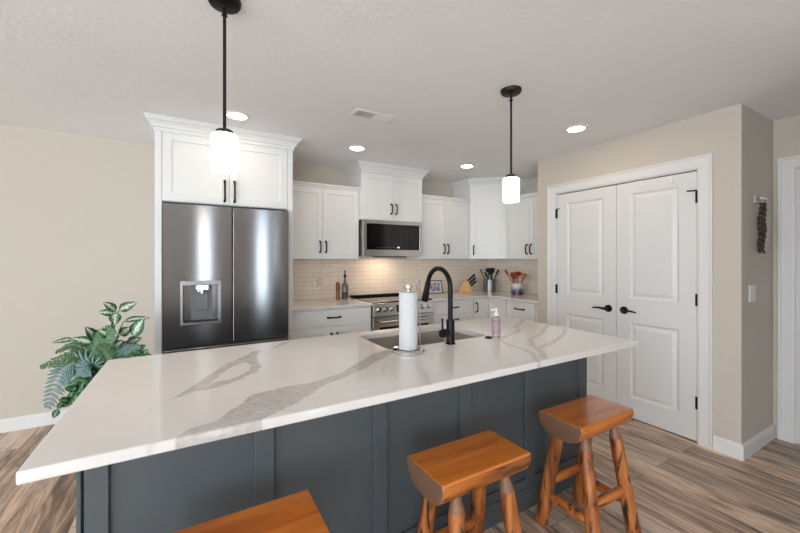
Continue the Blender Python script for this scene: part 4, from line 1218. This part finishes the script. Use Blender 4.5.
TUBE = tube
def fan_base(cx, cy, rin, h, tp):
    rt = math.hypot(tp[0], tp[1]); f = (h - .016) / (tp[2] - .930)
    rb_ = max(-.62 * rin, min(.5 * rin, (.80 * rin - f * rt) / (1 - f))); rb_ = min(rb_, rt * .8)
    px_, py_ = -tp[1] / rt * .018, tp[0] / rt * .018      # sideways step so that the handles pass each other
    return (cx + tp[0] / rt * rb_ + px_, cy + tp[1] / rt * rb_ + py_, .930)
def utensil(kind, name, label, base, tip, col, group, cat):
    """handle from base towards tip, then a head of the given kind"""
    b0, t0 = Vector(base), Vector(tip); d = (t0 - b0).normalized(); L_ = (t0 - b0).length
    K = 1.3 if col is BK else 1.32
    def tube(bm_, pts_, rad_, *a_, **k_): return TUBE(bm_, pts_, [q * K for q in rad_] if isinstance(rad_, list) else rad_, *a_, **k_)
    tk = thing(name, label, cat, base, group)
    a, b_ = frame_of(d)
    hb = B(); tube(hb, [b0, b0 + d*L_*.3, b0 + d*(L_ - .07)], [.006, .006, .0055], 8)
    obj('handle', hb, col[0], tk)
    hd = B(); s = t0 - d*.08
    if kind == 'spatula':
        tube(hd, [s, s + d*.012, s + d*.022, s + d*.078, s + d*.085], [.006, .012, .030, .034, .030], 12, flat=.14)
    elif kind == 'spoon':
        tube(hd, [s, s + d*.012, s + d*.03, s + d*.055, s + d*.075, s + d*.084], [.006, .012, .026, .030, .022, .008], 14, flat=.35)
    elif kind == 'ladle':
        tube(hd, [s, s + d*.02, s + d*.022, s + d*.045, s + d*.066, s + d*.078], [.006, .007, .028, .038, .034, .016], 16, flat=.8)
    elif kind == 'whisk':
        for q in range(5):
            w = a * math.cos(q*.628) + b_ * math.sin(q*.628)
            tube(hd, [s, s + d*.02 + w*.016, s + d*.055 + w*.026, s + d*.082, s + d*.055 - w*.026, s + d*.02 - w*.016, s], .0022, 6)
    elif kind == 'grip':
        tube(hd, [s, s + d*.01, s + d*.04, s + d*.075, s + d*.083], [.007, .0115, .013, .0145, .010], 12, flat=.7)
    obj('head', hd, col[1], tk)
BK = (M_DARK, M_DARK)
z0 = .930
g1 = 'black utensils in the stainless crock'
cx, cy = C1
for kind, nm, lb, b, tp in (
    ('spatula', 'spatula', 'black turner leaning over the far-side rim of the stainless crock', (.03, -.02), (-.095, .095, 1.222)),
    ('grip', 'tongs', 'black-gripped utensil leaning low towards the knife block', (.03, .02), (-.125, -.035, 1.185)),
    ('ladle', 'ladle', 'black ladle standing upright in the stainless crock', (-.01, -.01), (.005, .03, 1.245)),
    ('spoon', 'serving_spoon', 'black serving spoon in the middle of the stainless crock', (.01, .02), (-.035, -.045, 1.215)),
    ('spatula', 'spatula', 'black turner with broad blade leaning towards the corner', (-.02, -.02), (.055, .005, 1.24)),
    ('grip', 'pasta_server', 'black utensil leaning steeply towards the red utensil crock', (-.03, .02), (.105, -.06, 1.215))):
    utensil(kind, nm, lb, fan_base(cx, cy, .084, .172, tp), (cx + tp[0], cy + tp[1], tp[2]), BK, g1, 'utensil')
M_RED = pm('red_silicone', (158, 36, 32), .4); M_RED2 = pm('rust_red_silicone', (140, 58, 40), .45); M_SPOONW = mat_wood('spoon_wood', (150, 96, 54), (184, 128, 80), (204, 152, 102), 'Z', .5, False, 0)
g2 = 'utensils in the painted crock'
cx, cy = C2
for kind, nm, lb, b, tp, col in (
    ('grip', 'scraper', 'red-headed pale-handled utensil leaning far out towards the steel crock', (.02, -.03), (-.075, .140, 1.225), (M_SPOONW, M_RED)),
    ('spoon', 'serving_spoon', 'red serving spoon standing upright in the painted crock', (0, .01), (-.03, .06, 1.195), (M_RED, M_RED)),
    ('spatula', 'spatula', 'rust-red spatula facing the room from the painted crock', (.01, 0), (-.075, -.005, 1.18), (M_RED2, M_RED2)),
    ('ladle', 'ladle', 'red ladle with deep bowl among the red utensils', (-.01, .01), (.035, .02, 1.21), (M_RED, M_RED)),
    ('grip', 'scraper', 'dark brown handled utensil beside the wooden spoon', (-.02, .02), (.09, -.06, 1.18), (M_RED2, M_MILL)),
    ('spoon', 'wooden_spoon', 'pale wooden spoon leaning towards the pantry wall', (-.02, .03), (-.02, -.145, 1.185), (M_SPOONW, M_SPOONW))):
    utensil(kind, nm, lb, fan_base(cx, cy, .070, .142, tp), (cx + tp[0], cy + tp[1], tp[2]), col, g2, 'utensil')

# ------------------------------------------------------------------ potted plant
PX, PY, PZ = -.50, 3.02, .56
t = thing('potted_plant', 'leafy potted plant of mottled leaves, fern fronds and ivy by the refrigerator panel', 'plant', (PX, PY, 0))
obj('planter', lathe(B(), [(.11, 0), (.12, .01), (.15, PZ - .03), (.158, PZ - .02), (.158, PZ), (.145, PZ), (.143, PZ - .05), (.002, PZ - .05)], PX, PY, 36), pm('grey_planter', (92, 90, 88), .6), t)
obj('soil', lathe(B(), [(.142, PZ - .049), (.142, PZ - .03), (.002, PZ - .026)], PX, PY, 28), pm('soil', (52, 40, 32), .95, vary=.3, scale=(60, 60, 60), bump=.8), t)
def mat_leaf(name, edge, mid, pale, amount, rough=.35):
    m, nt, b, N, L = new_mat(name)
    at = N.new('ShaderNodeAttribute'); at.attribute_name = 'leaf'      # x: 0 midrib .. 1 rim, y: along
    sep = N.new('ShaderNodeSeparateXYZ'); L.new(at.outputs['Vector'], sep.inputs[0])
    tc = N.new('ShaderNodeTexCoord')
    nz = N.new('ShaderNodeTexNoise'); nz.inputs['Scale'].default_value = 95; nz.inputs['Detail'].default_value = 3; L.new(tc.outputs['Object'], nz.inputs['Vector'])
    ad = N.new('ShaderNodeMath'); ad.operation = 'MULTIPLY_ADD'; ad.inputs[1].default_value = amount; L.new(nz.outputs['Fac'], ad.inputs[0]); L.new(sep.outputs['X'], ad.inputs[2])
    cr = N.new('ShaderNodeValToRGB'); e = cr.color_ramp.elements
    e[0].position = .50; e[0].color = (*lin(pale), 1); e[1].position = .86; e[1].color = (*lin(edge), 1)
    x = e.new(.66); x.color = (*lin(mid), 1)
    L.new(ad.outputs[0], cr.inputs['Fac']); L.new(cr.outputs['Color'], b.inputs['Base Color'])
    b.inputs['Roughness'].default_value = rough
    return m
M_DIEF = mat_leaf('mottled_leaf', (38, 78, 54), (96, 136, 100), (206, 218, 192), .85)
M_FERN = mat_leaf('fern_leaf', (54, 92, 66), (78, 120, 84), (116, 152, 104), .75)
M_FERNB = mat_leaf('blue_green_fern', (70, 102, 100), (96, 130, 124), (128, 158, 148), .75)
M_IVY = mat_leaf('ivy_leaf', (32, 76, 44), (54, 112, 64), (120, 160, 112), .85)
M_STEM = pm('green_stem', (72, 92, 56), .5, vary=.1)
def leaf_obj(name, builder, mat, parent):
    """builder returns (verts, faces, attr)"""
    vs_, fs_, at_ = builder
    me = bpy.data.meshes.new(name)
    base = WLOC[parent]
    me.from_pydata([tuple(Vector(v) - base) for v in vs_], [], fs_)
    a = me.attributes.new('leaf', 'FLOAT_VECTOR', 'POINT')
    a.data.foreach_set('vector', [c for q in at_ for c in q])
    me.materials.append(mat); finish(me, True, 0)
    o = bpy.data.objects.new(name, me); COL.objects.link(o); o.parent = parent; WLOC[o] = base
    md = o.modifiers.new('thick', 'SOLIDIFY'); md.thickness = .0012
    return o
def blade(p0, p1, width, nrm, bend=.12, fold=.10, n=10, m=3):
    """one leaf from p0 (stalk) to p1 (tip), pointed oval, bowed along nrm and folded at the midrib"""
    p0, p1 = Vector(p0), Vector(p1); d = p1 - p0; L_ = d.length
    nrm = Vector(nrm); nrm = (nrm - d.normalized() * nrm.dot(d.normalized())).normalized(); sd = d.normalized().cross(nrm)
    V_, F_, A_ = [], [], []
    for i in range(n + 1):
        s = i / n
        w = width * (math.sin(math.pi * min(1, s ** .8)) ** .8) * (1 - .25 * s) + .0006
        c = p0 + d * s + nrm * (bend * L_ * math.sin(math.pi * s) )
        for j in range(-m, m + 1):
            q = j / m
            V_.append(c + sd * (w * q) + nrm * (fold * w * abs(q) - .05*w*math.sin(s*14)*abs(q))); A_.append((abs(q) * .6, s, 0))
    K = 2*m + 1
    for i in range(n):
        for j in range(2*m): F_.append((i*K + j, i*K + j + 1, (i+1)*K + j + 1, (i+1)*K + j))
    return V_, F_, A_
def at_px(u, v, y):
    tt = (u - 400) / FPX; kx = tt * math.cos(SA) + math.sin(SA); ky = -tt * math.sin(SA) + math.cos(SA)
    d = y / ky
    return Vector((kx * d, y, CAM_Z - (v - 258.9) / FPX * d))
root = Vector((PX, PY, PZ - .03))
def stem(p1, parent, r=.004, sag=.06):
    p1 = Vector(p1); b = root + Vector(((p1.x - root.x) * .2, (p1.y - root.y) * .2, 0))
    pts = []
    for k in range(9):
        s = k / 8; pts.append(b.lerp(p1, s) + Vector((0, 0, sag * math.sin(math.pi * s) * 1.2)))
    return obj('stem', tube(B(), pts, [r * (1.2 - .5 * k / 8) for k in range(9)], 7), M_STEM, parent)
# broad mottled leaves: stalk end, tip (picture estimates turned into places in the plant), depth, width
LEAVES = [((116, 311), (103, 302), 3.00, .030), ((114, 313), (98, 312), 2.97, .026), ((119, 310), (137, 302), 3.03, .034), ((115, 313), (115, 325), 2.93, .036),
          ((124, 321), (151, 318), 3.02, .022), ((133, 336), (144, 318), 2.96, .048), ((120, 335), (131, 327), 3.0, .036), ((110, 336), (98, 330), 2.93, .034),
          ((108, 332), (114, 325), 3.05, .034), ((93, 337), (85, 327), 2.98, .032), ((92, 343), (72, 338), 2.95, .032), ((74, 339), (52, 343), 2.94, .018),
          ((104, 338), (86, 330), 3.04, .034), ((126, 345), (142, 338), 3.05, .040), ((128, 352), (118, 340), 2.98, .040), ((112, 350), (124, 340), 2.94, .038), ((137, 356), (149, 352), 3.0, .022), ((138, 350), (146, 345), 3.05, .024)]
random.seed(11)
for (a, b_, y, w) in LEAVES:
    p0 = at_px(*a, y); p1 = at_px(*b_, y - random.uniform(.0, .05))
    n_ = Vector((random.uniform(-.3, .3), -1, random.uniform(.15, .7)))
    lf = leaf_obj('broad_leaf', blade(p0, p1, w, n_, random.uniform(.05, .14)), M_DIEF, t)
    stem(p0, t)
def frond(pts, width, nrm, pairs=26):
    """fern frond: midrib through pts with narrow leaflets on both sides, one mesh"""
    P = [Vector(p) for p in pts]
    def cr(s):
        n = len(P) - 1; i = min(int(s * n), n - 1); u = s * n - i
        a, b_, c_, d_ = P[max(i-1, 0)], P[i], P[i+1], P[min(i+2, n)]
        return .5 * ((2*b_) + (c_ - a) * u + (2*a - 5*b_ + 4*c_ - d_) * u*u + (3*b_ - a - 3*c_ + d_) * u**3)
    V_, F_, A_ = [], [], []
    nrm = Vector(nrm).normalized()
    for k in range(pairs):
        s = .06 + .94 * k / pairs
        c = cr(s); d = (cr(min(1, s + .02)) - cr(max(0, s - .02))).normalized(); sd = d.cross(nrm).normalized()
        w = width * (math.sin(math.pi * (.12 + .86 * s)) ** .7)
        for q in (-1, 1):
            tip = c + sd * q * w + d * w * .55 - nrm * w * .18 + Vector((random.uniform(-.004, .004), 0, random.uniform(-.006, .003)))
            v_, f_, a_ = blade(c, tip, .0052 + .05 * w, nrm, .06, .12, 4, 1)
            o_ = len(V_); V_ += v_; A_ += a_; F_ += [tuple(i + o_ for i in f) for f in f_]
    rib = 14
    for k in range(rib):
        a, b_ = cr(k / rib), cr((k + 1) / rib); d = (b_ - a).normalized(); sd = d.cross(nrm).normalized() * .0022
        o_ = len(V_); V_ += [a - sd, a + sd, b_ + sd, b_ - sd]; A_ += [(0, 0, 0)] * 4; F_.append((o_, o_+1, o_+2, o_+3))
    return V_, F_, A_
FR = [(((100, 372, 3.0), (97, 356, 2.95), (102, 341, 2.92), (112, 329, 2.9)), .085, (-.5, -1, .3), M_FERN),
      (((102, 372, 3.0), (92, 361, 2.95), (70, 356, 2.92), (40, 367, 2.9)), .062, (0, -.6, 1), M_FERN),
      (((102, 376, 2.98), (84, 362, 2.92), (62, 372, 2.88), (47, 408, 2.86)), .085, (-.3, -1, .5), M_FERNB),
      (((104, 372, 3.0), (108, 358, 2.92), (122, 350, 2.9), (140, 347, 2.9)), .06, (.2, -.8, .8), M_FERNB),
      (((100, 376, 3.0), (94, 366, 2.9), (86, 368, 2.86), (78, 384, 2.85)), .07, (-.3, -1, .4), M_FERNB),
      (((104, 376, 3.0), (106, 364, 2.9), (104, 354, 2.88), (96, 346, 2.86)), .06, (0, -1, .3), M_FERN),
      (((100, 374, 3.05), (88, 352, 3.08), (72, 345, 3.1), (56, 352, 3.12)), .05, (0, -.6, 1), M_FERN)]
for pts, w, nrm, mt in FR:
    leaf_obj('fern_frond', frond([at_px(*p) for p in pts], w, nrm), mt, t)
for pts in (((98, 372, 2.95), (86, 376, 2.86), (72, 390, 2.84), (58, 409, 2.83)), ((100, 374, 2.95), (92, 380, 2.85), (80, 388, 2.82), (70, 402, 2.82)), ((102, 370, 2.98), (116, 360, 2.9), (132, 356, 2.88), (146, 354, 2.9))):
    P = [at_px(*p) for p in pts]
    bm = B(); tube(bm, P, .003, 6); vn = obj('ivy_vine', bm, M_STEM, t)
    V_, F_, A_ = [], [], []
    for k in range(20):
        s = k / 19 * (len(P) - 1); i = min(int(s), len(P) - 2); c = P[i].lerp(P[i+1], s - i)
        dr_v = Vector((random.uniform(-1, 1), random.uniform(-.6, .1), random.uniform(-1, .6))).normalized()
        v_, f_, a_ = blade(c, c + dr_v * random.uniform(.04, .07), random.uniform(.014, .024), Vector((random.uniform(-.4, .4), -1, .5)), .1, .2, 6, 2)
        o_ = len(V_); V_ += v_; A_ += a_; F_ += [tuple(q + o_ for q in f) for f in f_]
    leaf_obj('ivy_foliage', (V_, F_, A_), M_IVY, vn)
